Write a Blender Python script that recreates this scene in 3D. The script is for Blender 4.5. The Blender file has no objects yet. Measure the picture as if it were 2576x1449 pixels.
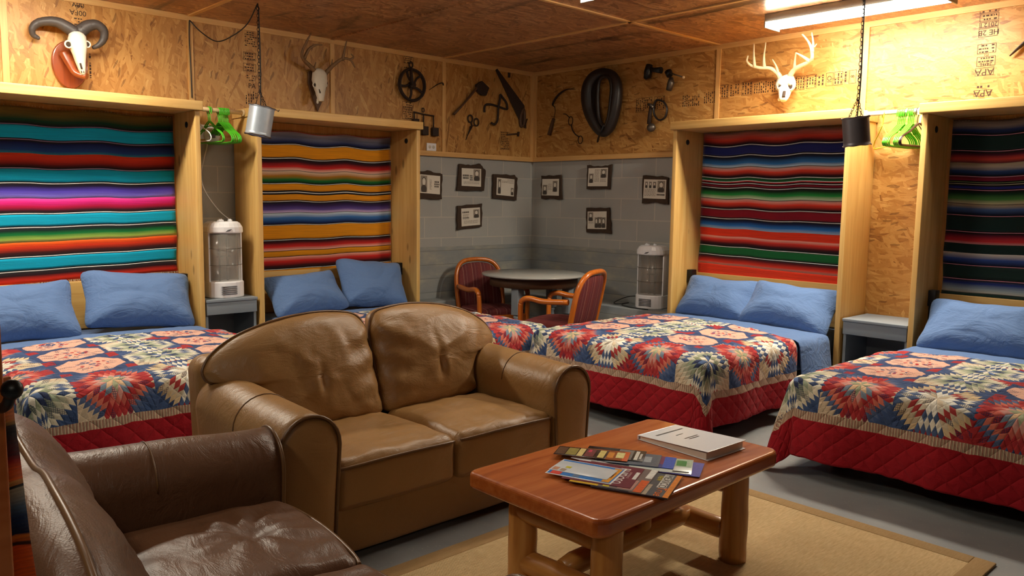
LAMP = 46.0      # lens radiance of the fluorescent fixtures
EXPO = 0.38
import bpy, bmesh, math, random
from math import pi, sin, cos, radians, sqrt, atan2, floor, hypot
from mathutils import Vector, Matrix, noise
random.seed(7)
C = bpy.context.scene.collection
CEIL = 2.81; LEDGE = 1.89

# ------------------------------------------------------------------ camera
CAM = Vector((-6.11412, -6.25940, 1.45))
YAW, PITCH, ROLL, FPX = radians(47.0013), radians(-6.2147), radians(0.80053), 2016.4
fw = Vector((cos(PITCH)*cos(YAW), cos(PITCH)*sin(YAW), sin(PITCH)))
rt0 = fw.cross(Vector((0, 0, 1))).normalized(); up0 = rt0.cross(fw)
rt = cos(ROLL)*rt0 + sin(ROLL)*up0; up = -sin(ROLL)*rt0 + cos(ROLL)*up0
camd = bpy.data.cameras.new('camera'); cam = bpy.data.objects.new('camera', camd); C.objects.link(cam)
cam.matrix_world = Matrix(((rt.x, up.x, -fw.x, CAM.x), (rt.y, up.y, -fw.y, CAM.y), (rt.z, up.z, -fw.z, CAM.z), (0, 0, 0, 1)))
camd.sensor_width = 36.0; camd.lens = 36.0*FPX/2576.0; camd.clip_start = 0.05
bpy.context.scene.camera = cam

def ray(px, py): return rt*((px-1288)/FPX) - up*((py-724.5)/FPX) + fw
def onx(px, py, X):
    r = ray(px, py); return CAM + r*((X-CAM.x)/r.x)
def ony(px, py, Y):
    r = ray(px, py); return CAM + r*((Y-CAM.y)/r.y)
def onz(px, py, Z):
    r = ray(px, py); return CAM + r*((Z-CAM.z)/r.z)

# ------------------------------------------------------------------ objects
def tag(o, label=None, cat=None, group=None, kind=None):
    if label: o['label'] = label
    if cat: o['category'] = cat
    if group: o['group'] = group
    if kind: o['kind'] = kind
    return o
def thing(name, label, cat, loc=(0, 0, 0), rz=0.0, group=None, kind=None):
    o = bpy.data.objects.new(name, None); C.objects.link(o)
    o.empty_display_size = 0.05
    o.location = loc; o.rotation_euler = (0, 0, rz)
    return tag(o, label, cat, group, kind)
def copy_tree(o, parent=None):
    c = o.copy(); C.objects.link(c); c.parent = parent
    for ch in list(o.children): copy_tree(ch, c)
    return c

# ------------------------------------------------------------------ mesh builder
class MB:
    def __init__(s): s.v = []; s.f = []; s.mi = []; s.sm = []; s.uv = None; s.col = None
    def add(s, vs, fs, mi=0, smooth=False, M=None):
        b = len(s.v)
        for p in vs:
            p = Vector(p)
            s.v.append(M @ p if M is not None else p)
        for f in fs:
            s.f.append(tuple(b+i for i in f)); s.mi.append(mi); s.sm.append(smooth)
        return b
    def box(s, x0, x1, y0, y1, z0, z1, mi=0, M=None):
        vs = [(x0,y0,z0),(x1,y0,z0),(x1,y1,z0),(x0,y1,z0),(x0,y0,z1),(x1,y0,z1),(x1,y1,z1),(x0,y1,z1)]
        s.add(vs, [(0,3,2,1),(4,5,6,7),(0,1,5,4),(1,2,6,5),(2,3,7,6),(3,0,4,7)], mi, False, M); return s
    def rbox(s, x0, x1, y0, y1, z0, z1, r=0.01, n=3, mi=0, M=None, fn=None, seg=None):
        """box with rounded edges; fn(p) deforms; seg adds subdivisions along the flat spans"""
        c = [(x0+x1)/2, (y0+y1)/2, (z0+z1)/2]; h = [(x1-x0)/2, (y1-y0)/2, (z1-z0)/2]
        r = min(r, min(h)*0.999); seg = seg or (1, 1, 1)
        def line(k):
            out = [-h[k]+r*(1-cos(pi/4*0))]
            out = []
            for i in range(n): out.append(-h[k]+r*(i/n))
            for i in range(seg[k]+1): out.append(-h[k]+r+(2*h[k]-2*r)*i/seg[k])
            for i in range(1, n+1): out.append(h[k]-r+r*(i/n))
            return out
        L = [line(0), line(1), line(2)]
        idx = {}; vs = []
        def vert(ijk, key):
            if key in idx: return idx[key]
            p = Vector(ijk); q = Vector([max(-h[k]+r, min(h[k]-r, p[k])) for k in range(3)])
            d = p-q
            # spread angles evenly over the round
            e = Vector([math.copysign(math.tan(abs(d[k])/r*pi/4) if r > 0 else 0, d[k]) for k in range(3)])
            if e.length > 1e-9: q = q+e.normalized()*r
            q = q+Vector(c)
            if fn: q = fn(q)
            idx[key] = len(vs); vs.append(q); return idx[key]
        fs = []
        for ax in range(3):
            a, b = [(1, 2), (2, 0), (0, 1)][ax]
            for side in (0, 1):
                k = 0 if side == 0 else len(L[ax])-1
                for i in range(len(L[a])-1):
                    for j in range(len(L[b])-1):
                        q = []
                        for (ii, jj) in ((i, j), (i+1, j), (i+1, j+1), (i, j+1)):
                            key = [0, 0, 0]; key[ax] = k; key[a] = ii; key[b] = jj
                            q.append(vert([L[m][key[m]] for m in range(3)], tuple(key)))
                        fs.append(tuple(q) if side else tuple(reversed(q)))
        s.add(vs, fs, mi, True, M); return s
    def tube(s, pts, r, n=8, mi=0, closed=False, caps=True, M=None, flat=1.0):
        pts = [Vector(p) for p in pts]; m = len(pts)
        rs = r if isinstance(r, (list, tuple)) else [r]*m
        vs = []; fs = []; prev = None
        for i, p in enumerate(pts):
            a = pts[(i-1) % m] if (i > 0 or closed) else p
            b = pts[(i+1) % m] if (i < m-1 or closed) else p
            t = (b-a)
            if t.length < 1e-9: t = Vector((0, 0, 1))
            t.normalize()
            if prev is None:
                ref = Vector((0, 0, 1)) if abs(t.z) < 0.9 else Vector((1, 0, 0))
                u = t.cross(ref).normalized()
            else:
                u = prev-t*prev.dot(t)
                if u.length < 1e-6: u = t.cross(Vector((0, 0, 1)))
                u.normalize()
            prev = u; w = t.cross(u)
            for k in range(n):
                an = 2*pi*k/n
                vs.append(p+u*(rs[i]*cos(an))+w*(rs[i]*flat*sin(an)))
        for i in range(m if closed else m-1):
            i2 = (i+1) % m
            for k in range(n):
                k2 = (k+1) % n
                fs.append((i*n+k, i*n+k2, i2*n+k2, i2*n+k))
        s.add(vs, fs, mi, True, M)
        if caps and not closed:
            b = len(s.v)-len(vs)
            s.f.append(tuple(b+k for k in reversed(range(n)))); s.mi.append(mi); s.sm.append(False)
            s.f.append(tuple(b+(m-1)*n+k for k in range(n))); s.mi.append(mi); s.sm.append(False)
        return s
    def lathe(s, prof, n=20, mi=0, M=None, smooth=True):
        """prof: (radius, z) list, around the z axis"""
        vs = []; fs = []; m = len(prof)
        for (r, z) in prof:
            for k in range(n): vs.append((r*cos(2*pi*k/n), r*sin(2*pi*k/n), z))
        for i in range(m-1):
            for k in range(n):
                k2 = (k+1) % n; fs.append((i*n+k, i*n+k2, (i+1)*n+k2, (i+1)*n+k))
        if prof[0][0] > 1e-6: fs.append(tuple(reversed(range(n))))
        if prof[-1][0] > 1e-6: fs.append(tuple((m-1)*n+k for k in range(n)))
        s.add(vs, fs, mi, smooth, M); return s
    def prism(s, poly, d0, d1, axis='y', mi=0, M=None, smooth=False):
        """poly: 2d outline; axis y: (x,z) outline spread from y=d0 to y=d1; axis z: (x,y) outline"""
        n = len(poly)
        P = (lambda a, b, d: (a, d, b)) if axis == 'y' else (lambda a, b, d: (a, b, d)) if axis == 'z' else (lambda a, b, d: (d, a, b))
        vs = [P(a, b, d0) for a, b in poly]+[P(a, b, d1) for a, b in poly]
        area = sum(poly[i][0]*poly[(i+1) % n][1]-poly[(i+1) % n][0]*poly[i][1] for i in range(n))
        fs = [tuple(range(n)), tuple(reversed(range(n, 2*n)))]+[(i, i+n, (i+1) % n+n, (i+1) % n) for i in range(n)]
        if (area > 0) != (axis == 'y') : fs = [tuple(reversed(f)) for f in fs]
        s.add(vs, fs, mi, smooth, M); return s
    def ball(s, c, rx, ry=None, rz=None, n=12, mi=0, M=None):
        ry = ry or rx; rz = rz or rx
        prof = [(sin(pi*i/n), -cos(pi*i/n)) for i in range(n+1)]
        T = Matrix.Translation(Vector(c)) @ Matrix.Diagonal((rx, ry, rz, 1))
        if M is not None: T = M @ T
        s.lathe([(max(a, 1e-5), b) for a, b in prof], n*2, mi, T); return s
    def puff(s, outline, tf, tb, c=None, rings=10, pw=2.4, mi=0, M=None, fn=None, root=2.0):
        """pillow over a closed (x,z) outline: front at -y by tf, back at +y by tb"""
        m = len(outline)
        if c is None: c = (sum(p[0] for p in outline)/m, sum(p[1] for p in outline)/m)
        vs = []; fs = []
        def ringv(k, sgn, t):
            rho = sin(pi/2*k/rings)
            h = t*(max(0.0, 1-rho**pw))**(1/root)
            return [Vector((c[0]+(a-c[0])*rho, sgn*h, c[1]+(b-c[1])*rho)) for a, b in outline]
        rows = [ringv(k, -1, tf) for k in range(1, rings+1)]+[ringv(k, 1, tb) for k in range(rings-1, 0, -1)]
        for r in rows: vs += r
        vs.append(Vector((c[0], -tf, c[1]))); vs.append(Vector((c[0], tb, c[1])))
        R = len(rows); i0 = R*m; i1 = i0+1
        for i in range(R-1):
            for k in range(m):
                k2 = (k+1) % m; fs.append((i*m+k, i*m+k2, (i+1)*m+k2, (i+1)*m+k))
        for k in range(m):
            k2 = (k+1) % m; fs.append((i0, k2, k)); fs.append((i1, (R-1)*m+k, (R-1)*m+k2))
        area = sum(outline[i][0]*outline[(i+1) % m][1]-outline[(i+1) % m][0]*outline[i][1] for i in range(m))
        if area > 0: fs = [tuple(reversed(f)) for f in fs]
        if fn: vs = [fn(p) for p in vs]
        s.add(vs, fs, mi, True, M); return s
    def grid(s, nx, ny, fn, mi=0, uv=None, col=None, smooth=True):
        """open cloth of nx by ny quads from fn(i/nx, j/ny)"""
        b = len(s.v)
        for j in range(ny+1):
            for i in range(nx+1):
                s.v.append(Vector(fn(i/nx, j/ny)))
        if uv:
            if s.uv is None: s.uv = {}
            for j in range(ny+1):
                for i in range(nx+1): s.uv[b+j*(nx+1)+i] = uv(i/nx, j/ny)
        if col:
            if s.col is None: s.col = {}
            for j in range(ny+1):
                for i in range(nx+1): s.col[b+j*(nx+1)+i] = col(i/nx, j/ny)
        for j in range(ny):
            for i in range(nx):
                a = b+j*(nx+1)+i
                s.f.append((a, a+1, a+nx+2, a+nx+1)); s.mi.append(mi); s.sm.append(smooth)
        return s
    def mesh(s, name, mats):
        me = bpy.data.meshes.new(name)
        me.from_pydata([tuple(p) for p in s.v], [], s.f)
        me.polygons.foreach_set('material_index', s.mi); me.polygons.foreach_set('use_smooth', s.sm)
        for m in (mats if isinstance(mats, (list, tuple)) else [mats]): me.materials.append(m)
        if s.uv:
            L = me.uv_layers.new(name='UVMap')
            for i, lp in enumerate(me.loops): L.data[i].uv = s.uv.get(lp.vertex_index, (0, 0))
        if s.col:
            A = me.color_attributes.new('stripe', 'FLOAT_COLOR', 'POINT')
            for i in range(len(me.vertices)): A.data[i].color = (*s.col.get(i, (1, 1, 1)), 1)
        me.update(); return me
def obj(name, mb, mats, parent=None, auto=None, label=None, loc=None):
    o = bpy.data.objects.new(name, mb.mesh(name, mats) if isinstance(mb, MB) else mb); C.objects.link(o)
    if parent is not None: o.parent = parent
    if loc is not None: o.location = loc
    if label: o['label'] = label
    return o
def bevel(o, w=0.004, n=2):
    m = o.modifiers.new('bevel', 'BEVEL'); m.width = w; m.segments = n; m.limit_method = 'ANGLE'; m.angle_limit = radians(40)
    return o
def thick(o, t, off=-1.0):
    m = o.modifiers.new('thickness', 'SOLIDIFY'); m.thickness = t; m.offset = off; return o
def textmesh(body, size, mat, name, parent, M, extr=0.0004, alignx='CENTER', sx=1.0):
    cu = bpy.data.curves.new(name, 'FONT'); cu.body = body; cu.size = size; cu.extrude = extr
    cu.align_x = alignx; cu.align_y = 'CENTER'; cu.resolution_u = 3
    t = bpy.data.objects.new(name, cu); C.objects.link(t)
    dg = bpy.context.evaluated_depsgraph_get()
    me = bpy.data.meshes.new_from_object(t.evaluated_get(dg))
    bpy.data.objects.remove(t)
    me.transform(M @ Matrix.Diagonal((sx, 1, 1, 1))); me.materials.clear(); me.materials.append(mat)
    for p in me.polygons: p.material_index = 0
    return me
def joinmesh(name, meshes, mats):
    bm = bmesh.new()
    for me in meshes: bm.from_mesh(me)
    out = bpy.data.meshes.new(name); bm.to_mesh(out); bm.free()
    for m in mats: out.materials.append(m)
    return out
def nz(x, y, z=0.0, s=1.0): return noise.noise(Vector((x*s, y*s, z*s)))
def smooth_path(pts, n=6, closed=False):
    """Catmull-Rom through pts"""
    P = [Vector(p) for p in pts]; m = len(P); out = []
    for i in range(m if closed else m-1):
        p0 = P[(i-1) % m] if (i > 0 or closed) else P[0]*2-P[1]
        p1 = P[i]; p2 = P[(i+1) % m]; p3 = P[(i+2) % m] if (i+2 < m or closed) else P[-1]*2-P[-2]
        for k in range(n):
            t = k/n
            out.append(0.5*((2*p1)+(p2-p0)*t+(2*p0-5*p1+4*p2-p3)*t*t+(3*p1-p0-3*p2+p3)*t**3))
    if not closed: out.append(P[-1])
    return out
# ------------------------------------------------------------------ materials
def lin(c):
    return tuple((x/12.92 if x <= 0.04045 else ((x+0.055)/1.055)**2.4) for x in [v/255.0 for v in c])
class NT:
    def __init__(s, name):
        s.m = bpy.data.materials.new(name); s.m.use_nodes = True; s.t = s.m.node_tree
        s.b = s.t.nodes['Principled BSDF']; s.out = s.t.nodes['Material Output']
    def n(s, ty, **k):
        nd = s.t.nodes.new(ty)
        for a, v in k.items():
            if a.startswith('_'):
                key = a[1:]
                key = int(key) if key.isdigit() else key
                s.set(nd.inputs[key], v)
            else: setattr(nd, a, v)
        return nd
    def set(s, sock, v):
        if hasattr(v, 'is_output') or isinstance(v, bpy.types.NodeSocket): s.t.links.new(v, sock)
        else:
            if sock.type == 'RGBA' and len(v) == 3: v = (*v, 1)
            sock.default_value = v
    def math(s, op, a, b=0.0, c=None):
        nd = s.n('ShaderNodeMath', operation=op); s.set(nd.inputs[0], a); s.set(nd.inputs[1], b)
        if c is not None: s.set(nd.inputs[2], c)
        return nd.outputs[0]
    def mix(s, f, a, b, blend='MIX'):
        nd = s.n('ShaderNodeMix', data_type='RGBA', blend_type=blend, clamp_factor=True)
        s.set(nd.inputs[0], f); s.set(nd.inputs[6], a); s.set(nd.inputs[7], b); return nd.outputs[2]
    def mixf(s, f, a, b):
        nd = s.n('ShaderNodeMix', data_type='FLOAT'); s.set(nd.inputs[0], f); s.set(nd.inputs[2], a); s.set(nd.inputs[3], b); return nd.outputs[0]
    def ramp(s, f, stops, interp='LINEAR'):
        nd = s.n('ShaderNodeValToRGB'); cr = nd.color_ramp; cr.interpolation = interp
        while len(cr.elements) > 1: cr.elements.remove(cr.elements[-1])
        cr.elements[0].position = stops[0][0]; cr.elements[0].color = (*stops[0][1], 1)
        for p, c in stops[1:]:
            e = cr.elements.new(p); e.color = (*c, 1)
        s.set(nd.inputs[0], f); return nd.outputs[0]
    def obj(s): return s.n('ShaderNodeTexCoord').outputs['Object']
    def gen(s): return s.n('ShaderNodeTexCoord').outputs['Generated']
    def uv(s): return s.n('ShaderNodeTexCoord').outputs['UV']
    def geo(s): return s.n('ShaderNodeNewGeometry').outputs['Position']
    def sep(s, v):
        nd = s.n('ShaderNodeSeparateXYZ'); s.set(nd.inputs[0], v); return nd.outputs
    def comb(s, x=0.0, y=0.0, z=0.0):
        nd = s.n('ShaderNodeCombineXYZ'); s.set(nd.inputs[0], x); s.set(nd.inputs[1], y); s.set(nd.inputs[2], z); return nd.outputs[0]
    def mapping(s, v, loc=(0, 0, 0), rot=(0, 0, 0), sc=(1, 1, 1)):
        nd = s.n('ShaderNodeMapping'); s.set(nd.inputs[0], v)
        nd.inputs['Location'].default_value = loc; nd.inputs['Rotation'].default_value = rot; nd.inputs['Scale'].default_value = sc
        return nd.outputs[0]
    def noise(s, v, sc, det=3.0, rough=0.5, dist=0.0, d='3D'):
        nd = s.n('ShaderNodeTexNoise', noise_dimensions=d); s.set(nd.inputs['Vector'], v)
        nd.inputs['Scale'].default_value = sc; nd.inputs['Detail'].default_value = det; nd.inputs['Roughness'].default_value = rough; nd.inputs['Distortion'].default_value = dist
        return nd.outputs['Fac']
    def vor(s, v, sc, feat='F1', d='3D', rnd=1.0):
        nd = s.n('ShaderNodeTexVoronoi', feature=feat, voronoi_dimensions=d); s.set(nd.inputs['Vector'], v)
        nd.inputs['Scale'].default_value = sc; nd.inputs['Randomness'].default_value = rnd; return nd.outputs
    def bump(s, h, strength=0.3, dist=0.01, nrm=None):
        nd = s.n('ShaderNodeBump'); nd.inputs['Strength'].default_value = strength; nd.inputs['Distance'].default_value = dist
        s.set(nd.inputs['Height'], h)
        if nrm is not None: s.set(nd.inputs['Normal'], nrm)
        return nd.outputs[0]
    def fin(s, col, rough=0.6, nrm=None, metal=0.0, spec=0.5, coat=None, sheen=None):
        s.set(s.b.inputs['Base Color'], col); s.set(s.b.inputs['Roughness'], rough); s.set(s.b.inputs['Metallic'], metal)
        s.b.inputs['Specular IOR Level'].default_value = spec
        if nrm is not None: s.set(s.b.inputs['Normal'], nrm)
        if coat: s.b.inputs['Coat Weight'].default_value = coat[0]; s.b.inputs['Coat Roughness'].default_value = coat[1]
        if sheen: s.b.inputs['Sheen Weight'].default_value = sheen
        return s.m
def plain(name, rgb, rough=0.5, metal=0.0, var=0.08, sc=30.0, spec=0.5, bumpk=0.0, coat=None):
    t = NT(name); c = lin(rgb); v = t.obj(); f = t.noise(v, sc, 4)
    col = t.mix(f, tuple(x*(1-var) for x in c), tuple(min(1, x*(1+var)) for x in c))
    nr = t.bump(t.noise(v, sc*4, 3), bumpk, 0.002) if bumpk else None
    return t.fin(col, rough, nr, metal, spec, coat)

def osb(name, ax, main, ramp, stain=False, gloss=0.42):
    """strand board; ax: the two world axes of the sheet, main: dominant strand direction (radians)"""
    t = NT(name); p = t.sep(t.geo()); uv = t.comb(p[ax[0]], p[ax[1]], 0.0)
    w = t.n('ShaderNodeTexNoise', noise_dimensions='2D'); t.set(w.inputs['Vector'], uv); w.inputs['Scale'].default_value = 9.0; w.inputs['Detail'].default_value = 2.0
    wv = t.n('ShaderNodeVectorMath', operation='MULTIPLY_ADD'); t.set(wv.inputs[0], w.outputs['Color']); wv.inputs[1].default_value = (0.03, 0.03, 0); t.set(wv.inputs[2], uv)
    best_p = None; best_t = None
    for k, (da, L, W) in enumerate([(0.05, 0.20, 0.030), (-0.42, 0.15, 0.024), (0.5, 0.14, 0.030), (-0.15, 0.24, 0.018), (1.1, 0.10, 0.020)]):
        v = t.mapping(wv.outputs[0], rot=(0, 0, -(main+da)), loc=(k*3.3, k*1.7, 0))
        v = t.mapping(v, sc=(1/L, 1/W, 1))
        o = t.vor(v, 1.0, 'F1', '2D')
        cs = t.n('ShaderNodeSeparateColor'); t.set(cs.inputs[0], o['Color'])
        g = t.noise(v, 2.2, 3, 0.6, 0, '2D')
        tone = t.math('ADD', t.math('MULTIPLY', cs.outputs[0], 0.62), t.math('MULTIPLY', g, 0.36))
        tone = t.math('SUBTRACT', tone, t.math('MULTIPLY', t.math('POWER', o['Distance'], 6.0), 0.16))
        pr = cs.outputs[1] if k < 4 else t.math('MULTIPLY', cs.outputs[1], 0.93)
        if best_p is None: best_p, best_t = pr, tone
        else:
            gt = t.math('GREATER_THAN', pr, best_p); best_t = t.mixf(gt, best_t, tone); best_p = t.math('MAXIMUM', pr, best_p)
    big = t.noise(uv, 1.3, 3, 0.5, 0, '2D')
    tone = t.math('ADD', best_t, t.math('MULTIPLY', t.math('SUBTRACT', big, 0.5), 0.25))
    col = t.ramp(tone, ramp)
    # the occasional bark-dark strand
    d = t.vor(t.mapping(t.mapping(wv.outputs[0], rot=(0, 0, -(main-0.35))), sc=(12, 55, 1)), 1.0, 'F1', '2D')
    ds = t.n('ShaderNodeSeparateColor'); t.set(ds.inputs[0], d['Color'])
    dk = t.math('MULTIPLY', t.math('GREATER_THAN', ds.outputs[2], 0.955), t.math('LESS_THAN', d['Distance'], 0.45))
    col = t.mix(t.math('MULTIPLY', dk, 0.55), col, lin((92, 52, 22)))
    if stain:
        # smoky black staining that follows the sheets' seams
        sv = t.mapping(uv, sc=(3.2, 0.55, 1)); s1 = t.noise(sv, 1.0, 6, 0.62, 0.6, '2D')
        k = t.math('SMOOTHSTEP', s1, 0.60, 0.78) if False else t.ramp(s1, [(0.54, (0, 0, 0)), (0.60, (0.15, 0.15, 0.15)), (0.70, (0.8, 0.8, 0.8))])
        col = t.mix(k, col, lin((34, 22, 16)))
    b = t.bump(t.noise(uv, 60, 2, 0.5, 0, '2D'), 0.3, 0.003)
    return t.fin(col, gloss, b, spec=0.4)
RAMP_OSB = [(0.06, lin((126, 78, 36))), (0.20, lin((166, 114, 56))), (0.5, lin((182, 132, 70))), (0.78, lin((196, 148, 84))), (0.95, lin((216, 178, 116)))]
RAMP_CEIL = [(0.0, lin((120, 78, 48))), (0.35, lin((160, 110, 70))), (0.7, lin((190, 138, 92))), (1.0, lin((210, 164, 116)))]

def pine(name, axis, c0, c1, c2, rough=0.45, ringsc=1.0, world=False, knots=True, coat=None):
    t = NT(name); v = t.geo() if world else t.obj()
    sc = [26*ringsc]*3; sc[axis] = 1.1
    warp = t.noise(v, 2.0, 2)
    m = t.mapping(v, sc=tuple(sc))
    mv = t.n('ShaderNodeVectorMath', operation='ADD'); t.set(mv.inputs[0], m); t.set(mv.inputs[1], t.comb(warp, warp, warp))
    g = t.noise(mv.outputs[0], 1.0, 5, 0.55, 0.6)
    fine = [90*ringsc]*3; fine[axis] = 3.0
    g2 = t.noise(t.mapping(v, sc=tuple(fine)), 1.0, 3)
    f = t.math('ADD', t.math('MULTIPLY', g, 0.75), t.math('MULTIPLY', g2, 0.3))
    col = t.ramp(f, [(0.25, c0), (0.5, c1), (0.72, c2)])
    if knots:
        ks = [7.0]*3; ks[axis] = 3.0
        o = t.vor(t.mapping(v, sc=tuple(ks)), 1.0)
        kn = t.ramp(o['Distance'], [(0.0, (1, 1, 1)), (0.10, (0.8, 0.8, 0.8)), (0.16, (0, 0, 0))])
        cs = t.n('ShaderNodeSeparateColor'); t.set(cs.inputs[0], o['Color'])
        kk = t.math('MULTIPLY', kn, t.math('GREATER_THAN', cs.outputs[0], 0.80))
        col = t.mix(t.math('MULTIPLY', kk, 0.7), col, tuple(x*0.28 for x in c0))
    return t.fin(col, rough, t.bump(f, 0.12, 0.002), spec=0.45, coat=coat)
M = {}
M['osb_a'] = osb('strand_board_left', (0, 2), pi/2, RAMP_OSB)
M['osb_b'] = osb('strand_board_right', (1, 2), 0.25, RAMP_OSB)
M['osb_c'] = osb('strand_board_ceiling', (0, 1), 0.0, RAMP_CEIL, True, 0.33)
PC = (lin((194, 144, 76)), lin((212, 168, 98)), lin((224, 186, 116)))
for i, a in enumerate('xyz'):
    M['pine_'+a] = pine('pine_board_'+a, i, *PC)
    M['trim_'+a] = pine('pine_strip_'+a, i, lin((196, 144, 82)), lin((212, 164, 100)), lin((224, 180, 116)), world=True, knots=False)
    M['oak_'+a] = pine('honey_oak_'+a, i, lin((170, 82, 20)), lin((196, 104, 32)), lin((212, 124, 44)), 0.3, knots=False, coat=(0.5, 0.15))
M['ply'] = pine('back_panel_ply', 2, lin((170, 112, 50)), lin((192, 136, 68)), lin((206, 154, 84)))
M['log_x'] = pine('peeled_log_x', 0, lin((150, 88, 34)), lin((186, 124, 58)), lin((208, 152, 82)), 0.38, 0.7, coat=(0.4, 0.2))
M['log_y'] = pine('peeled_log_y', 1, lin((150, 88, 34)), lin((186, 124, 58)), lin((208, 152, 82)), 0.38, 0.7, coat=(0.4, 0.2))
M['log_z'] = pine('peeled_log_z', 2, lin((150, 88, 34)), lin((186, 124, 58)), lin((208, 152, 82)), 0.38, 0.7, coat=(0.4, 0.2))
M['cedar'] = pine('varnished_cedar', 0, lin((144, 66, 24)), lin((180, 94, 40)), lin((200, 116, 56)), 0.27, 0.6, coat=(0.6, 0.1))
M['plaque'] = pine('plaque_mahogany', 2, lin((104, 44, 18)), lin((134, 62, 28)), lin((150, 76, 36)), 0.3, 1.4, knots=False, coat=(0.5, 0.12))
M['dowel'] = plain('pale_dowel', (214, 184, 140), 0.5)
M['bark'] = plain('bark_edged_wood', (62, 44, 30), 0.8, 0, 0.35, 40, bumpk=0.6)
M['rust'] = plain('rusty_iron', (58, 42, 34), 0.75, 0.3, 0.35, 60, bumpk=0.4)
M['steel'] = plain('old_steel', (112, 104, 96), 0.4, 0.8, 0.2, 40)
M['brown_tool'] = plain('worn_tool_wood', (84, 56, 34), 0.6, 0, 0.25, 30)
M['black'] = plain('black_metal', (22, 22, 24), 0.4, 0.2, 0.2, 30)
M['blackcord'] = plain('black_cord', (16, 16, 18), 0.5)
M['white_pl'] = plain('white_plastic', (236, 236, 240), 0.3, 0, 0.02)
M['gray_slot'] = plain('gray_slot', (96, 96, 100), 0.5)
M['green_pl'] = plain('green_plastic', (86, 196, 44), 0.35, 0, 0.05)
M['yellow_pl'] = plain('yellow_plastic', (214, 210, 60), 0.35, 0, 0.05)
M['dark_pl'] = plain('dark_brown_plastic', (54, 34, 26), 0.35)
M['bone'] = plain('bleached_bone', (216, 208, 192), 0.55, 0, 0.08, 25, bumpk=0.15)
M['bonedark'] = plain('bone_hollow', (58, 44, 34), 0.9)
M['antler'] = plain('antler', (206, 184, 148), 0.5, 0, 0.2, 18, bumpk=0.2)
M['antler_brown'] = plain('brown_antler', (128, 96, 62), 0.55, 0, 0.25, 18, bumpk=0.2)
M['horn'] = plain('dark_horn', (66, 60, 58), 0.5, 0, 0.3, 14, bumpk=0.4)
M['collar'] = plain('black_harness_leather', (36, 28, 26), 0.42, 0, 0.25, 16, bumpk=0.3)
M['tin'] = plain('galvanised_tin', (176, 186, 198), 0.40, 0.4, 0.12, 20)
M['tin_rust'] = plain('rust_edged_tin', (96, 82, 74), 0.6, 0.4, 0.4, 50)
M['gray_paint'] = plain('gray_paint', (128, 136, 144), 0.55, 0, 0.06, 8, bumpk=0.1)
M['table_gray'] = plain('gray_tabletop_paint', (164, 164, 160), 0.28, 0, 0.06, 12)
M['ink'] = plain('stamp_ink', (52, 30, 16), 0.8)
M['paper'] = plain('aged_paper', (222, 214, 200), 0.7, 0, 0.06, 20)
M['print'] = plain('print_ink', (74, 66, 60), 0.8, 0, 0.4, 90)
M['print_mid'] = plain('print_half_tone', (150, 138, 124), 0.8, 0, 0.3, 120)
M['glossy'] = plain('glossy_white_paper', (232, 234, 240), 0.22, 0, 0.03)
M['sole'] = plain('dull_black', (20, 18, 17), 0.8)  # even near-black for feet, bolt holes, slots and lamp sockets

def cmu():
    t = NT('painted_block'); p = t.sep(t.geo()); u = t.math('ADD', p[0], p[1])
    zz = t.math('SUBTRACT', p[2], 1.89-2.032)
    v = t.comb(u, zz, 0.0)
    br = t.n('ShaderNodeTexBrick', offset=0.5); t.set(br.inputs['Vector'], v)
    br.inputs['Scale'].default_value = 1.0; br.inputs['Brick Width'].default_value = 0.4064; br.inputs['Row Height'].default_value = 0.2032
    br.inputs['Mortar Size'].default_value = 0.006; br.inputs['Mortar Smooth'].default_value = 0.4; br.inputs['Bias'].default_value = 0.1
    br.inputs['Color1'].default_value = (*lin((184, 183, 178)), 1); br.inputs['Color2'].default_value = (*lin((168, 168, 165)), 1); br.inputs['Mortar'].default_value = (*lin((196, 191, 180)), 1)
    n1 = t.noise(v, 4, 4, 0.6); n2 = t.noise(v, 160, 2)
    col = t.mix(t.math('MULTIPLY', n1, 0.35), br.outputs['Color'], lin((146, 143, 137)))
    h = t.math('ADD', t.math('MULTIPLY', br.outputs['Fac'], -0.6), t.math('MULTIPLY', n2, 0.5))
    return t.fin(col, 0.75, t.bump(h, 0.5, 0.004), spec=0.3)
M['cmu'] = cmu()
M['dim_wall'] = plain('bounce_cutting_block', (92, 92, 92), .8, 0, .1, 6)  # unseen walls kept dark so that they bounce less light
def form():
    t = NT('painted_form_concrete'); p = t.sep(t.geo()); u = t.math('ADD', p[0], p[1])
    v = t.comb(t.math('MULTIPLY', u, 0.8), t.math('MULTIPLY', p[2], 6.5), 0.0)
    r = t.math('FLOOR', t.math('MULTIPLY', p[2], 7.4))
    n1 = t.noise(t.comb(t.math('ADD', t.math('MULTIPLY', u, 1.6), t.math('MULTIPLY', r, 3.7)), t.math('MULTIPLY', p[2], 3.0), r), 1.0, 5, 0.6)
    col = t.ramp(n1, [(0.3, lin((126, 134, 141))), (0.5, lin((148, 149, 146))), (0.72, lin((190, 181, 157)))])
    fr = t.math('FRACT', t.math('MULTIPLY', p[2], 7.4)); seam = t.math('LESS_THAN', fr, 0.05)
    col = t.mix(t.math('MULTIPLY', seam, 0.45), col, lin((100, 98, 92)))
    return t.fin(col, 0.6, t.bump(t.math('ADD', n1, t.math('MULTIPLY', seam, -1.0)), 0.4, 0.005), spec=0.35)
M['form'] = form()
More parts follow.
